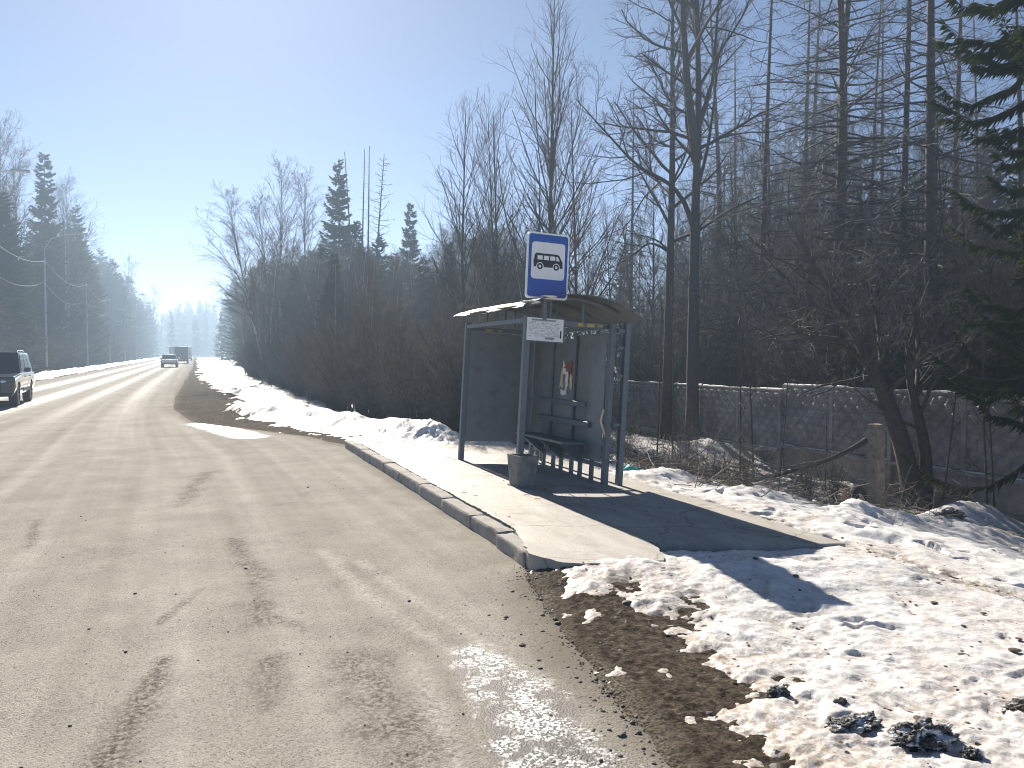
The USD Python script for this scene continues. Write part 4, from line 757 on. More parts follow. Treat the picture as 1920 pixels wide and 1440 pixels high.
for k in range(84):
    y = 46 * 1.0236 ** k + rgt.uniform(-1, 1); xx = -14.2 - abs(rgt.normal(0, 3.5)) - (1.5 if k % 2 else 0)
    p = np.array([xx, y, ground_z(xx, y) - .1]); d = p - EYE; u = 960 + FPX * (d @ cr) / (d @ np.array([math.sin(YAW), math.cos(YAW), 0]))
    if u < -70: continue
    h = height_to(skyline_left(u) + rgt.uniform(0, 55), p); h = max(h, 7)
    if k % 6 == 1: dup((birchA, birchB)[k % 2], 'bare pale birch within the dark tree row left of the road', p, rgt.uniform(0, 360), h / 15 * 1.03, 'birches within the left row', name='birch')
    else: dup((sprA, sprB, sprC)[k % 3], 'dark spruce of the dense left roadside row ' + ('nearer than the third lamp post' if p[1] < 97 else 'beyond the third lamp post'), p, rgt.uniform(0, 360), (h / 18 * 1.3,) * 2 + (h / 18,), 'spruces within the left row ' + ('nearer than the third lamp post' if p[1] < 97 else 'beyond the third lamp post'), name='spruce')
shA = shrub('shrub', 3.0, 151, 18, .42, 'twig', 7, 4, 3); shB = shrub('shrub', 3.4, 152, 16, .34, 'twig_warm', 8, 4, 3); shC = shrub('shrub', 2.4, 153, 20, .5, 'twig', 7, 5, 2)
for k in range(46):
    y = 46 * 1.036 ** k; xx = -12.6 - abs(rgt.normal(0, .7)); p = np.array([xx, y, ground_z(xx, y) - .05])
    dup((shA, shB, shC)[k % 3], 'bare dark shrub at the foot of the left tree row', p, rgt.uniform(0, 360), rgt.uniform(1.0, 1.9), 'shrubs at the foot of the left tree row', name='shrub')

# --- far wood where the road ends
for k in range(30):
    u = 286 + 4.1 * k; y = rgt.uniform(330, 460); p = spot(u, y); v = np.interp(u, [285, 320, 345, 365, 385, 420], [600, 583, 568, 572, 566, 560]) + rgt.uniform(-7, 20)
    dup((sprA, sprB, sprC)[k % 3], 'far hazy spruce closing the end of the road', p, rgt.uniform(0, 360), (height_to(v, p) / 18 * .8,) * 2 + (height_to(v, p) / 18,), 'far spruces at the end of the road', name='spruce')

# --- wood and thicket right of the road, left of the shelter
def skyline_mid(u): return np.interp(u, [385, 400, 430, 470, 520, 600, 660, 700, 740, 800, 850, 900, 980, 1100, 1250], [610, 580, 525, 490, 475, 465, 450, 450, 470, 475, 430, 440, 430, 450, 450])
def fits(p, ulo, uhi):
    d = p - EYE; f_ = d @ np.array([math.sin(YAW), math.cos(YAW), 0]); u = 960 + FPX * (d @ cr) / f_; return u if ulo < u < uhi else None
for k in range(150):
    y = rgt.uniform(24, 62) if k % 2 else 36 * 1.0145 ** k; lo = 5.0 if y < 120 else 3.4
    xx = lo + (rgt.random() ** 1.3) * .36 * y; p = np.array([xx, y, ground_z(xx, y) - .1]); u = fits(p, 385, 1260)
    if u is None: continue
    h = max(height_to(skyline_mid(u) + rgt.uniform(-5, 75), p), 3.5)
    if k % 2 or y < 30: dup((birchA, birchB)[k % 2], 'bare birch within the hazy wood ' + mid_wood(p), p, rgt.uniform(0, 360), h / 15 * 1.04, 'birches within the hazy wood ' + mid_wood(p), ry=rgt.normal(0, 3), name='birch')
    else: dup((sprA, sprB, sprC)[k // 2 % 3], 'dark spruce within the hazy wood ' + mid_wood(p), p, rgt.uniform(0, 360), (h / 18 * 1.15, h / 18 * 1.15, h / 18), 'spruces within the hazy wood ' + mid_wood(p), name='spruce')
for k in range(58):
    u = rgt.uniform(388, 700); y = rgt.uniform(58, 150); p = spot(u, y)
    if p[0] < 3.6 + .01 * y: continue
    h = max(height_to(skyline_mid(u) + 8 + abs(rgt.normal(0, 30)), p), 4)
    dup((sprA, sprC, sprB)[k % 3], 'dark spruce within the hazy wood ' + mid_wood(p), p, rgt.uniform(0, 360), (h / 18 * 1.25, h / 18 * 1.25, h / 18), 'spruces within the hazy wood ' + mid_wood(p), name='spruce')
for k in range(230):
    y = 15.5 * 1.0095 ** k if k < 150 else rgt.uniform(16, 40); lo = np.interp(y, [15, 18, 25, 40, 65, 140], [6.2, 4.9, 3.9, 3.7, 3.4, 3.0])
    xx = lo + abs(rgt.normal(0, .55)) if k < 150 else rgt.uniform(lo + .5, 5 + .42 * y); p = np.array([xx, y, ground_z(xx, y) - .05])
    if fits(p, 375, 1120) is None: continue
    dup((shA, shB, shC)[k % 3], 'bare brown shrub of the roadside thicket ' + along(p), p, rgt.uniform(0, 360), rgt.uniform(.5, .95) * (1 if k < 150 else 1.25), 'shrubs of the roadside thicket ' + along(p), rx=rgt.normal(0, 5), name='shrub')
for u, v0, y, ry in ((505, 640, 52, -10), (545, 640, 50, 14), (590, 640, 49, 17), (610, 640, 46, 12), (460, 640, 66, 0), (488, 640, 60, 4), (700, 600, 44, 12)):
    p = spot(u, y); dup(birchB, 'pale leaning birch stem showing through the roadside thicket', p, rgt.uniform(0, 360), rgt.uniform(.5, .62), 'leaning birch stems in the thicket', ry=ry, name='birch')

# --- wood behind the fence
brownA = deciduous('woodland_tree', 14, .12, 161, 'bark_brown', 'twig_warm', n1=34, n2=8, n3=5, n4=1, ang=.8, trop=.3, lf=.26, t0=.25, wig=.3, rmin=.006)
brownB = deciduous('woodland_tree', 13, .1, 162, 'bark', 'twig', n1=36, n2=8, n3=5, n4=1, ang=.7, trop=.5, lf=.28, t0=.2, wig=.22, rmin=.006)
for k in range(135):
    y = rgt.uniform(9, 52); xx = rgt.uniform(18.5, 24 + .6 * y); p = np.array([xx, y, ground_z(xx, y) - .1]); u = fits(p, 1060, 2020)
    if u is None: continue
    v = np.interp(u, [1060, 1200, 1400, 1600, 1750, 1920], [400, 360, 200, 160, 180, 200]) + rgt.uniform(0, 260)
    dup((brownA, brownB)[k % 2], 'bare brown tree in the wood behind the fence ' + beside(p), p, rgt.uniform(0, 360), np.clip(height_to(v, p) / 14, .35, 1.5), 'bare trees behind the fence ' + beside(p), rx=rgt.normal(0, 3), ry=rgt.normal(0, 3), name='woodland_tree')
for k, (u, v, y) in enumerate([(1345, 400, 48), (1275, 430, 50), (1170, 455, 58), (1600, 380, 40), (1500, 395, 44), (1850, 245, 24), (1905, 300, 21), (1415, 410, 52), (1680, 420, 38), (1760, 400, 34)]):
    p = spot(u, y); dup((sprA, sprB)[k % 2], ['dark spruce in the wood right behind the forked tree', 'dark spruce in the wood behind the straight dark trunk', 'faint spruce beyond the ladder end of the shelter', 'dark spruce behind the close pair of conifers', 'dark spruce left of the close pair of conifers', 'brown-green spruce beside the hanging boughs at right', 'dense dark spruce behind the hanging boughs at right edge', 'dark spruce behind the slim leaning conifer', 'dark spruce behind the leaning tree', 'dark spruce right of the thick straight trunk'][k], p, rgt.uniform(0, 360), height_to(v, p) / 18, name='spruce')
for k in range(110):
    y = rgt.uniform(8, 36); xx = rgt.uniform(17.6, 20 + .45 * y); p = np.array([xx, y, ground_z(xx, y) - .05])
    if fits(p, 1130, 2000) is None: continue
    dup((shA, shB, shC)[(k * 7) % 3], 'bare undergrowth shrub in the wood behind the fence ' + beside(p), p, rgt.uniform(0, 360), rgt.uniform(1.3, 2.2), 'undergrowth shrubs behind the fence ' + beside(p), name='shrub')

# --- saplings and brush before the fence
sap = deciduous('sapling', 4.2, .02, 171, 'bark_brown', 'twig_warm', n1=9, n2=4, n3=3, ang=.5, trop=.5, lf=.2, t0=.35, wig=.2, rmin=.003); sap.SetCustomDataByKey('category', 'sapling')
for u, y, s_, lab in [(1232, 14.5, .9, 'thin sapling at the right of the ladder posts'), (1262, 13.6, .95, 'thin sapling in the brush left of the forked tree'), (1390, 14.0, .9, 'thin sapling before the third fence joint'), (1416, 15.0, 1.15, 'pale thin sapling standing straight before the fence'), (1462, 14, .7, 'short sapling beside the stepped fence joint'), (1770, 12.2, 1.0, 'thin sapling under the hanging spruce boughs'), (1858, 11.2, 1.05, 'thin sapling, left of the close two at the right end'), (1872, 11.3, .95, 'thin sapling, right of the close two at the right end'), (1550, 14.5, .6, 'short sapling left of the grey post')]:
    p = spot(u, y); dup(sap, lab, p, rgt.uniform(0, 360), s_, ry=rgt.normal(0, 2.5), name='sapling')
def brush(name, label, n, cx, cy, sx, sy, h, seed, L=(.5, 1.5)):
    rng = np.random.default_rng(seed); K = 6; c = np.stack([cx + sx * rng.normal(0, .5, n), cy + sy * rng.normal(0, .5, n), np.zeros(n)], 1); c[:, 2] = [ground_z(a, b) for a, b in c[:, :2]]; c[:, 2] += h * rng.random(n) ** 1.5
    d = rng.normal(0, 1, (n, 3)) * [1, 1, .38]; d[:, 2] = np.abs(d[:, 2]) - .12; d /= np.linalg.norm(d, axis=1, keepdims=True); ln = rng.uniform(*L, n); pts = [c - d * (ln / 2)[:, None]]
    for k in range(K - 1): d = d + rng.normal(0, .14, d.shape); d /= np.linalg.norm(d, axis=1, keepdims=True); pts.append(pts[-1] + d * (ln / (K - 1))[:, None])
    P = np.stack(pts, 1); gz = land(P[:, :, 0].ravel(), P[:, :, 1].ravel()).reshape(n, K); P[:, :, 2] = np.maximum(P[:, :, 2], gz + .02)
    R = rng.uniform(.004, .013, n)[:, None] * np.linspace(1, .5, K)[None]; C, Q = grow(P, R, 3, .2, .95, .7, lambda t, L_: .35 * L_, 4, 0, .25, .7, .003, rng)
    o = MB().add(*tubes(P, R, 4)).add(*tubes(C, Q, 3)).build(name, 'twig_warm' if seed % 2 else 'twig'); tag(o, label, 'brushwood', None, 'stuff')
brush('brushwood', 'heap of cut brown brushwood on snow beyond the platform edge', 260, 8.3, 12.2, 1.4, 2.8, .35, 181)
brush('brushwood', 'loose dark brush scattered on the snow before the fence', 170, 11.3, 12.6, 2.2, 3.2, .3, 182)
brush('brushwood', 'tangle of twigs around the foot of the leaning tree', 200, 14.7, 13.0, 1.6, 1.6, .4, 183)
brush('brushwood', 'dark tangle of stems along the foot of the fence', 130, 15.4, 18.0, 1.0, 6.0, .5, 184, (.6, 1.8))
for k, (cx, cy, hh) in enumerate([(7.9, 11.6, .9), (8.6, 10.5, .8), (9.3, 12.0, 1.0), (10.2, 10.8, .8), (9.8, 13.6, 1.0), (11.6, 11.6, .9), (7.4, 13.2, .9), (8.8, 14.8, 1.1), (12.4, 13.4, 1.0), (10.8, 15.5, 1.1)]):
    dup((shC, shB)[k % 2], 'low bare bush growing in the brush before the fence', (cx, cy, ground_z(cx, cy) - .04), rgt.uniform(0, 360), hh / 2.6, 'low bushes in the brush before the fence', name='shrub')
fb = thing('fallen_branch', 'fallen dark branch arching from the grey post down into the brush', 'branch')
a = np.array([13.3, 12.2, .0]); pts = np.array([(13.35, 12.4, -.02), (12.9, 12.6, -.32), (12.3, 13.0, -.62), (11.5, 13.2, -.82), (10.8, 13.3, -.95), (10.1, 13.2, -.93), (9.5, 13.2, -.75)])
P, R = trunk_curve(pts, .055, .015, 18, np.random.default_rng(5), .01); C, Q = grow(P, R, 12, .2, .98, .7, lambda t, L: .25 * L * (1 - .4 * t), 7, 0, .3, .6, .006, np.random.default_rng(6)); C2, Q2 = grow(C, Q, 5, .2, .95, .7, lambda t, L: .4 * L, 4, 0, .3, .6, .003, np.random.default_rng(7))
MB().add(*tubes(P, R, 7)).build('limb', 'bark', fb, smooth=True); MB().add(*tubes(C, Q, 4)).add(*tubes(C2, Q2, 3)).build('twigs', 'twig', fb).SetCustomDataByKey('kind', 'stuff')

# --- posts, stakes and litter on the snow before the fence
def lumpy(lo, hi, seed, amp=.015, sub=4):
    m = trimesh.creation.box((1, 1, 1))
    for _ in range(sub): m = m.subdivide()
    v = m.vertices * (np.array(hi) - lo) + (np.array(hi) + lo) / 2; n_ = m.vertex_normals
    return trimesh.Trimesh(v + n_ * ((fbm(v * 5 + seed, 4, seed) - .5) * 2 * amp)[:, None], m.faces, process=False)
gp = thing('grey_post', 'weathered grey square post standing before the leaning tree', 'post', (13.55, 12.3, ground_z(13.55, 12.3) - .2), 12, ry=-2)
obj('shaft', lumpy((-.15, -.12, 0), (.15, .12, 1.95), 191, .02), 'postwood', gp, smooth=40); obj('broken_top', lumpy((-.13, -.1, 1.93), (.12, .1, 2.05), 192, .05, 3), 'postwood', gp)
for (u, y, h, w, mname, lab, ry) in [(1586, 9.9, .40, .085, 'wood', 'short brown wooden stake in the snow, thickest of the stakes', 3), (1601, 10.6, .32, .03, 'woodlight', 'thin pale stake right of the brown stake', -2), (1613, 10.8, .28, .02, 'woodlight', 'thin stick tilted right beside the pale stake', 32)]:
    p = spot(u, y); s1 = thing('wooden_stake', lab, 'stake', p, 20, ry=ry); obj('shaft', lumpy((-w / 2, -w / 3, 0), (w / 2, w / 3, h), 193, .006, 3), mname, s1); obj('tip', lumpy((-w / 2.6, -w / 4, h), (w / 5, w / 5, h + .1), 194, .008, 2), mname, s1)
p = spot(1629, 11.6); tag(obj('wood_chunk', lumpy(p + [-.06, -.05, .0], p + [.07, .05, .22], 195, .03), 'woodlight', smooth=30), 'pale yellow splintered chunk at the foot of the grey post', 'wood')
p = spot(1617, 12.6); ty = thing('old_tyre', 'black old tyre half hidden between stake and grey post', 'tyre', p + [0, 0, .2], 20, rx=68)
tor = trimesh.creation.torus(.24, .1, 28, 14); obj('tread', tor, 'rubber', ty, smooth=True); obj('snow_in_tyre', trimesh.Trimesh(*[trimesh.creation.icosphere(2, 1).vertices * [.2, .2, .05], trimesh.creation.icosphere(2, 1).faces], process=False), 'snowcap', ty, smooth=True)
p = spot(1181, 11.6); g = trimesh.creation.icosphere(3, .17); v = g.vertices * [1.2, .9, .7]; v = v * (1 + .9 * (fbm(v * 9, 3, 196)[:, None] - .5)); tag(obj('plastic_bag', trimesh.Trimesh(v + p + [0, 0, .1], g.faces, process=False), 'teal'), 'crumpled teal plastic bag on the snow beside the brushwood', 'bag')
for k, (x0, y0, sx_, sy2, sz2, mname, lab) in enumerate([(3.02, 2.47, .24, .13, .10, 'ice', 'large dark lump of dirty ice in the near snow'), (2.80, 2.66, .20, .10, .06, 'ice', 'smaller grey ice lump left of the large one'), (2.72, 3.06, .085, .06, .05, 'ice', 'black clod of ice alone in the snow'), (3.86, 2.58, .16, .08, .05, 'clod', 'brown frozen clod at the right picture edge'), (2.92, 2.85, .06, .05, .05, 'ice', 'little dark clod behind the large ice lump'), (3.12, 2.30, .07, .05, .04, 'ice', 'little clod in front of the large ice lump'), (9.1, 9.0, .2, .15, .12, 'clod', 'brown clod on the snow beyond the platform'), (12.2, 9.5, .45, .2, .16, 'clod', 'dark earth lump in the snow ridge at right'), (10.3, 9.75, .18, .13, .1, 'clod', 'brown earth clod at the foot of the brown stake')]):
    g = trimesh.creation.icosphere(5, 1); v = g.vertices * (1 + 1.5 * (fbm(g.vertices * 2.6 + k * 9, 5, 200 + k)[:, None] - .5) + .35 * (fbm(g.vertices * 9 + k * 5, 3, 250 + k)[:, None] - .5)) * [sx_ * .68, sy2 * .68, sz2 * .66]; tag(obj('frozen_clod', trimesh.Trimesh(v + [x0, y0, ground_z(x0, y0) + .035], g.faces, process=False), mname, smooth=50), lab, 'clod')
tp = thing('propped_sticks', 'two dark sticks propped together in the snow before the fence', 'sticks', spot(1820, 11.4))
MB().tube([(-.16, 0, 0), (-.02, .02, .42), (.03, 0, .62)], [.018, .014, .008], 6).build('stick', 'bark', tp); MB().tube([(.1, -.05, 0), (.06, 0, .4), (.02, 0, .7)], [.02, .015, .01], 6).build('stick', 'bark', tp)

# ------------------------------------------------------------------ lamp posts and cables left of the road
LP = [(-11.4, 49), (-11.4, 73), (-11.2, 97), (-11.2, 121), (-11.2, 146), (-11.2, 172)]
lpp = proto('street_lamp', 'street lamp'); HL = 11.6
MB().tube([(0, 0, 0), (0, 0, 5), (0, 0, 9.6)], [.11, .085, .065], 10).build('pole', 'galv', lpp, smooth=True)
MB().tube([(0, 0, 9.5), (.05, 0, 10.4), (.5, 0, 11.2), (1.4, 0, 11.55), (2.4, 0, 11.7)], .035, 8).build('arm', 'galv', lpp, smooth=True)
hd = MB().poly(sg.box(2.3, -.12, 3.1, .12).buffer(.05), .10, np.array([[1, 0, 0, 0], [0, 1, 0, 0], [0, 0, 1, 11.68], [0, 0, 0, 1.0]])); hd.build('lamp_head', 'galv', lpp); MB().box((2.4, -.09, 11.655), (3.0, .09, 11.679)).build('lamp_cover', 'white', lpp)
MB().box((-.05, -.35, 9.28), (.05, .35, 9.36)).build('cross_arm', 'galv', lpp); MB().box((-.14, -.14, .0), (.14, .14, .5)).build('base', 'concrete', lpp)
LN = ['street lamp reaching in at the left picture edge', 'grey street lamp post nearest the road gap, first full one', 'second grey street lamp post, right of the first full one', 'third street lamp post along the left tree row', 'fourth street lamp post along the left tree row', 'farthest street lamp post along the left tree row']
for (a, b2), lab in zip(LP, LN): dup(lpp, lab, (a, b2, ground_z(a, b2) - .05), 0, group='street lamps along the left roadside')
for k in range(len(LP) - 1):
    for q, (off, hh, sag) in enumerate([(.3, 9.3, .9), (-.3, 7.6, 1.1)]):
        (ax, ay), (bx, by) = LP[k], LP[k + 1]; t = np.linspace(0, 1, 14); z0, z1 = ground_z(ax, ay) + hh, ground_z(bx, by) + hh
        o = MB().tube(np.stack([ax + (bx - ax) * t + off * .2, ay + (by - ay) * t, z0 + (z1 - z0) * t - 4 * sag * t * (1 - t)], 1), .02, 5).build('overhead_cable', 'cable')
        tag(o, ('upper' if q == 0 else 'lower') + ' sagging cable strung between ' + ['the edge lamp and the first full lamp post', 'the first and second full lamp posts', 'the second and third full lamp posts', 'the third and fourth lamp posts', 'the fourth and farthest lamp posts'][k], 'cable')

# ------------------------------------------------------------------ vehicles
def hull_of(pts, r):
    s_ = manifold3d.Manifold.sphere(r, 10); return manifold3d.Manifold.batch_hull([s_.translate(tuple(map(float, p))) for p in pts])
def vehicle(name, label, cat, loc, rz, L, W, H, belt, hood, paint, kind, glass='carglass', group=None):
    """origin on the ground under the middle; the front looks along -y"""
    c = thing(name, label, cat, loc, rz, group); h2 = L / 2; wr = .36 if kind == 'suv' else .31; tw = .24; w2 = W / 2
    fy, ry_ = -h2 + .18 * L, h2 - .2 * L
    ws_b, ws_t, rr_t, rr_b = {'suv': (-.16 * L, -.02 * L, .44 * L, .485 * L), 'car': (-.14 * L, .04 * L, .30 * L, .44 * L), 'van': (-.34 * L, -.24 * L, .47 * L, .49 * L), 'bus': (-.49 * L, -.475 * L, .48 * L, .49 * L)}[kind]
    gb = .30 if kind != 'bus' else .35
    lower = hull_of([(sx * (w2 - .12), sy * (h2 - .14), z) for sx in (-1, 1) for sy in (-1, 1) for z in (gb + .1,)] + [(sx * (w2 - .07), -h2 + .10, hood - .12) for sx in (-1, 1)] + [(sx * (w2 - .07), y, belt - .07) for sx in (-1, 1) for y in (ws_b + .05, h2 - .08)] + [(sx * (w2 - .06), y, .62) for sx in (-1, 1) for y in (-h2 + .22, h2 - .15)] + [(0, -h2 + .055, .6)], .055)
    arch_ = manifold3d.Manifold.cylinder(W + .4, wr + .07, wr + .07, 28, True).rotate((0, 90, 0))
    body = lower
    for y in (fy, ry_): body -= arch_.translate((0, float(y), wr)) - manifold3d.Manifold.cube((W - 2 * tw - .1, 2, 2), True)
    tp_ = w2 - (.22 if kind in ('suv', 'car') else .1); gh = hull_of([(sx * (w2 - .10), y, belt - .08) for sx in (-1, 1) for y in (ws_b, rr_b - .06)] + [(sx * (tp_ - .02), y, H - .06) for sx in (-1, 1) for y in (ws_t + .05, rr_t - .05)] + [(0, y, H - .05) for y in (ws_t + .25, rr_t - .2)], .05)
    mm = (body + gh).to_mesh(); obj('body', (mm.vert_properties[:, :3], mm.tri_verts), paint, c, smooth=32)
    # panes stand a few millimetres proud of the cabin
    def pane(nm, corners, m_=glass, t=.012, sub=None):
        q = np.array(corners, float); n_ = np.cross(q[1] - q[0], q[-1] - q[0]); n_ /= np.linalg.norm(n_); cen = q.mean(0)
        if n_ @ (cen - [0, (ws_t + rr_t) / 2, belt]) < 0: n_ = -n_
        return obj(nm, trimesh.convex.convex_hull(np.vstack([q - n_ * .03, q + n_ * t])), m_, sub or c)
    zb, zt = belt + .03, H - .11
    def sidex(z): return w2 - .048 + (tp_ + .03 - (w2 - .05)) * (z - belt + .08) / (H - .06 - belt + .08) - .002
    def fronty(z): return ws_b - .05 + (ws_t - ws_b + .05) * (z - belt + .08) / (H - .06 - belt + .08) + .002
    def reary(z): return rr_b - .01 + (rr_t - rr_b + .01) * (z - belt + .08) / (H - .06 - belt + .08)
    pane('windscreen', [(-sidex(zb) + .08, fronty(zb), zb), (sidex(zb) - .08, fronty(zb), zb), (sidex(zt) - .07, fronty(zt), zt), (-sidex(zt) + .07, fronty(zt), zt)])
    if kind != 'van': pane('rear_window', [(-sidex(zb) + .1, reary(zb), zb + .04), (sidex(zb) - .1, reary(zb), zb + .04), (sidex(zt) - .09, reary(zt), zt), (-sidex(zt) + .09, reary(zt), zt)])
    cuts = {'suv': [.0, .36, .68, 1.0], 'car': [0, .46, .95], 'van': [0, .28], 'bus': list(np.linspace(0, 1, 7))}[kind]
    for sx in (-1, 1):
        for a, b2 in zip(cuts[:-1], cuts[1:]):
            f0, f1 = a + .02, b2 - .015
            yb = lambda f: fronty(zb) + .14 + (reary(zb) - .18 - fronty(zb)) * f
            yt = lambda f: fronty(zt) + .10 + (reary(zt) - .16 - fronty(zt)) * f
            pane('side_window', [(sx * sidex(zb), yb(f0), zb), (sx * sidex(zb), yb(f1), zb), (sx * sidex(zt), yt(f1), zt), (sx * sidex(zt), yt(f0), zt)])
        for y in (fy, ry_):
            pr = np.array([(tw * .42, wr * .55), (tw * .5, wr * .66), (tw * .5, wr * .9), (tw * .36, wr), (-tw * .36, wr), (-tw * .5, wr * .9), (-tw * .5, wr * .55)])
            ring = trimesh.creation.revolve(np.vstack([pr[:, ::-1], pr[:1, ::-1]]), sections=28); ring.apply_transform(trimesh.transformations.rotation_matrix(np.pi / 2, [0, 1, 0])); ring.apply_translation((sx * (w2 - tw / 2 - .02), y, wr))
            wh = obj('wheel', ring, 'rubber', c, smooth=35)
            hub = MB(); cyl = trimesh.creation.cylinder(.09, tw * .8, sections=14); cyl.apply_transform(trimesh.transformations.rotation_matrix(np.pi / 2, [0, 1, 0])); hub.tm(cyl)
            for k in range(5):
                aa = k * 2 * np.pi / 5; hub.bar((sx * tw * .3, 0, 0), (sx * tw * .36, wr * .6 * np.cos(aa), wr * .6 * np.sin(aa)), .06, .03)
            v_, f_ = hub.mesh(); obj('rim', (v_ + [sx * (w2 - tw / 2 - .02), y, wr], f_), 'galv', wh)
        obj('wing_mirror', hull_of([(sx * (w2 + .10 + dx), ws_b + .32 + dy, belt + .08 + dz) for dx in (-.06, .07) for dy in (-.02, .05) for dz in (-.04, .05)], .03), paint, c, smooth=40)
        obj('headlight', hull_of([(sx * (w2 - .17), -h2 + .10, hood - .2), (sx * (w2 - .36), -h2 + .055, hood - .22), (sx * (w2 - .13), -h2 + .24, hood - .15)], .045), 'lamp_glass', c, smooth=40)
        obj('tail_light', hull_of([(sx * (w2 - .11), h2 - .085, belt - .16), (sx * (w2 - .11), h2 - .085, belt - .34)], .05), 'redlamp', c, smooth=40)
        if kind == 'suv':
            MB().box((sx * (w2 - .012), -h2 + .36 * L, .44), (sx * (w2 + .008), h2 - .33 * L, .56)).build('side_moulding', 'black', c)
            for k in (0, 1): MB().box((sx * (w2 - .005), -.12 * L + .23 * L * k + .55, belt - .16), (sx * (w2 + .025), -.12 * L + .23 * L * k + .75, belt - .12)).build('door_handle', 'chrome', c)
            MB().tube([(sx * (tp_ - .05), ws_t + .3, H - .02), (sx * (tp_ - .05), ws_t + .45, H + .05), (sx * (tp_ - .05), rr_t - .5, H + .05), (sx * (tp_ - .05), rr_t - .3, H - .02)], .018, 8).build('roof_rail', 'chrome', c)
    MB().box((-.45 * W, -h2 + .0, .33), (.45 * W, -h2 + .10, .42)).build('front_bumper', 'black', c); MB().box((-.46 * W, h2 - .10, .36), (.46 * W, h2 + .02, .52)).build('rear_bumper', 'black', c)
    gr = MB().box((-.3 * W, -h2 + .01, .52), (.3 * W, -h2 + .07, hood - .22), .02).build('grille', 'black', c); MB().box((-.26, -h2 - .012, .44), (.26, -h2 + .0, .55)).build('number_plate', 'white', c)
    MB().box((-.26, h2 + .02, .56), (.26, h2 + .032, .67)).build('number_plate', 'white', c)
    return c
gz = lambda a, b2: float(fall(b2))
vehicle('parked_suv'.replace('parked_', 'dark_'), 'dark blue SUV with roof rails coming towards the camera at the left edge', 'car', (-6.3, 30.3, gz(0, 30) + .004), 3, 4.7, 1.9, 1.74, 1.06, 1.02, 'darkpaint', 'suv')
vehicle('silver_car', 'silver car driving away with the sun glinting on its roof', 'car', (-2.85, 97, gz(0, 97) + .004), 180, 4.5, 1.78, 1.5, .95, .9, 'silverpaint', 'car')
vehicle('grey_van', 'tall grey van driving away just ahead of the silver car', 'van', (-2.1, 128, gz(0, 128) + .004), 180, 5.9, 2.0, 2.6, 1.35, 1.15, 'vangrey', 'van')
vehicle('white_van', 'pale van ahead of the tall grey van', 'van', (-1.9, 176, gz(0, 176) + .004), 180, 6.2, 2.1, 2.8, 1.4, 1.15, 'whitepaint', 'van')
vehicle('white_bus', 'distant pale bus with shining roof edge at the far end', 'bus', (-5.2, 215, gz(0, 215) + .004), 0, 9.0, 2.5, 3.1, 1.3, 1.2, 'whitepaint', 'bus')

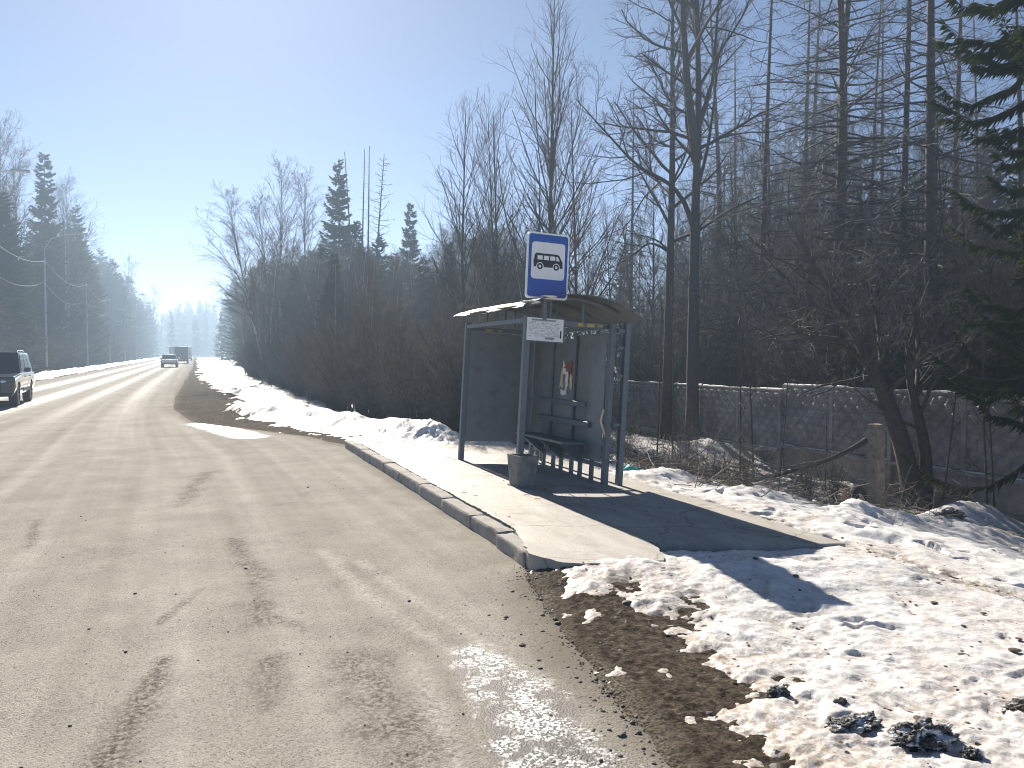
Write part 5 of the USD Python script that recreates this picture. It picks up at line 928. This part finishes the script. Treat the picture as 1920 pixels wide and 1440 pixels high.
# ------------------------------------------------------------------ grit and litter on the road, twigs on the platform
def scatter(name, label, cat, n, seed, region, size, material, on, flat=.55):
    rng = np.random.default_rng(seed); pts = region(rng, n); z = np.array([on(a, b2) for a, b2 in pts])
    pi = UsdGeom.PointInstancer.Define(stage, '/World/' + name); pr_ = UsdGeom.Scope.Define(stage, f'/World/{name}/kinds'); paths = []
    for k in range(3):
        g = trimesh.creation.icosphere(1, 1.0); v = g.vertices * (1 + .7 * (fbm(g.vertices * 1.7 + k * 7, 3, seed + k)[:, None] - .5)) * [1, .8, flat]; usdkit.mesh(stage, f'/World/{name}/kinds/{cat}_{k}', trimesh.Trimesh(v, g.faces, process=False), M[material]); paths.append(f'/World/{name}/kinds/{cat}_{k}')
    sz = size[0] * np.exp(rng.normal(0, size[1], n)); q = rng.random(n) * np.pi
    pi.CreatePrototypesRel().SetTargets([Sdf.Path(p_) for p_ in paths]); pi.CreateProtoIndicesAttr(Vt.IntArray.FromNumpy(rng.integers(0, 3, n).astype(np.int32)))
    pi.CreatePositionsAttr(Vt.Vec3fArray.FromNumpy(np.c_[pts, z + sz * .25].astype(np.float32))); pi.CreateScalesAttr(Vt.Vec3fArray.FromNumpy(np.repeat(sz[:, None], 3, 1).astype(np.float32)))
    pi.CreateOrientationsAttr(Vt.QuathArray([Gf.Quath(math.cos(a), 0, 0, math.sin(a)) for a in q])); tag(pi, label, cat, None, 'stuff')
def on_road(a, b2): return float(land0(np.array([min(a, 2.5)]), np.array([b2]))[0])
scatter('road_grit', 'dark grit scattered over the dusty road', 'grit', 1500, 301, lambda r, n: np.stack([r.uniform(-4.5, 1.9, n), 1.9 + 9 * r.random(n) ** 1.7], 1), (.0028, .55), 'stone', on_road)
scatter('verge_gravel', 'dark gravel and clods on the bare earth beside the road', 'gravel', 7500, 302, lambda r, n: (lambda y: np.stack([edge(y) + r.normal(.28, .27, n), y], 1))(1.6 + 4.2 * r.random(n)), (.0042, .55), 'stone', lambda a, b2: ground_z(a, b2) - .004)
scatter('leaf_litter', 'dead leaves and bits scattered on the snow', 'litter', 1100, 303, lambda r, n: np.stack([r.uniform(2.6, 9, n), r.uniform(1.6, 8.5, n)], 1)[:n], (.009, .5), 'leaf', lambda a, b2: ground_z(a, b2) + .045 if not (2.6 < a < 5.8 and b2 > 5.3) else -5, .22)
rgw = np.random.default_rng(9)
lit = MB()
for k in range(26):
    a, b2 = rgw.uniform(2.8, 5.4), rgw.uniform(5.5, 9); an = rgw.uniform(0, 6.28); l = rgw.uniform(.03, .09); z = plat_z(a, b2) + .012
    lit.tube([(a, b2, z), (a + l * .5 * math.cos(an), b2 + l * .5 * math.sin(an), z + .006), (a + l * math.cos(an + .4), b2 + l * math.sin(an + .4), z)], .003, 4)
tag(lit.build('twig_litter', 'twig'), 'bits of twig lying on the sunny concrete platform', 'litter', None, 'stuff')

# ------------------------------------------------------------------ the air
hz = trimesh.creation.box(bounds=[(-640, -640, -6), (640, 640, 33)])
tag(obj('haze', hz, 'haze'), 'pale winter haze filling the air', 'haze', None, 'stuff')
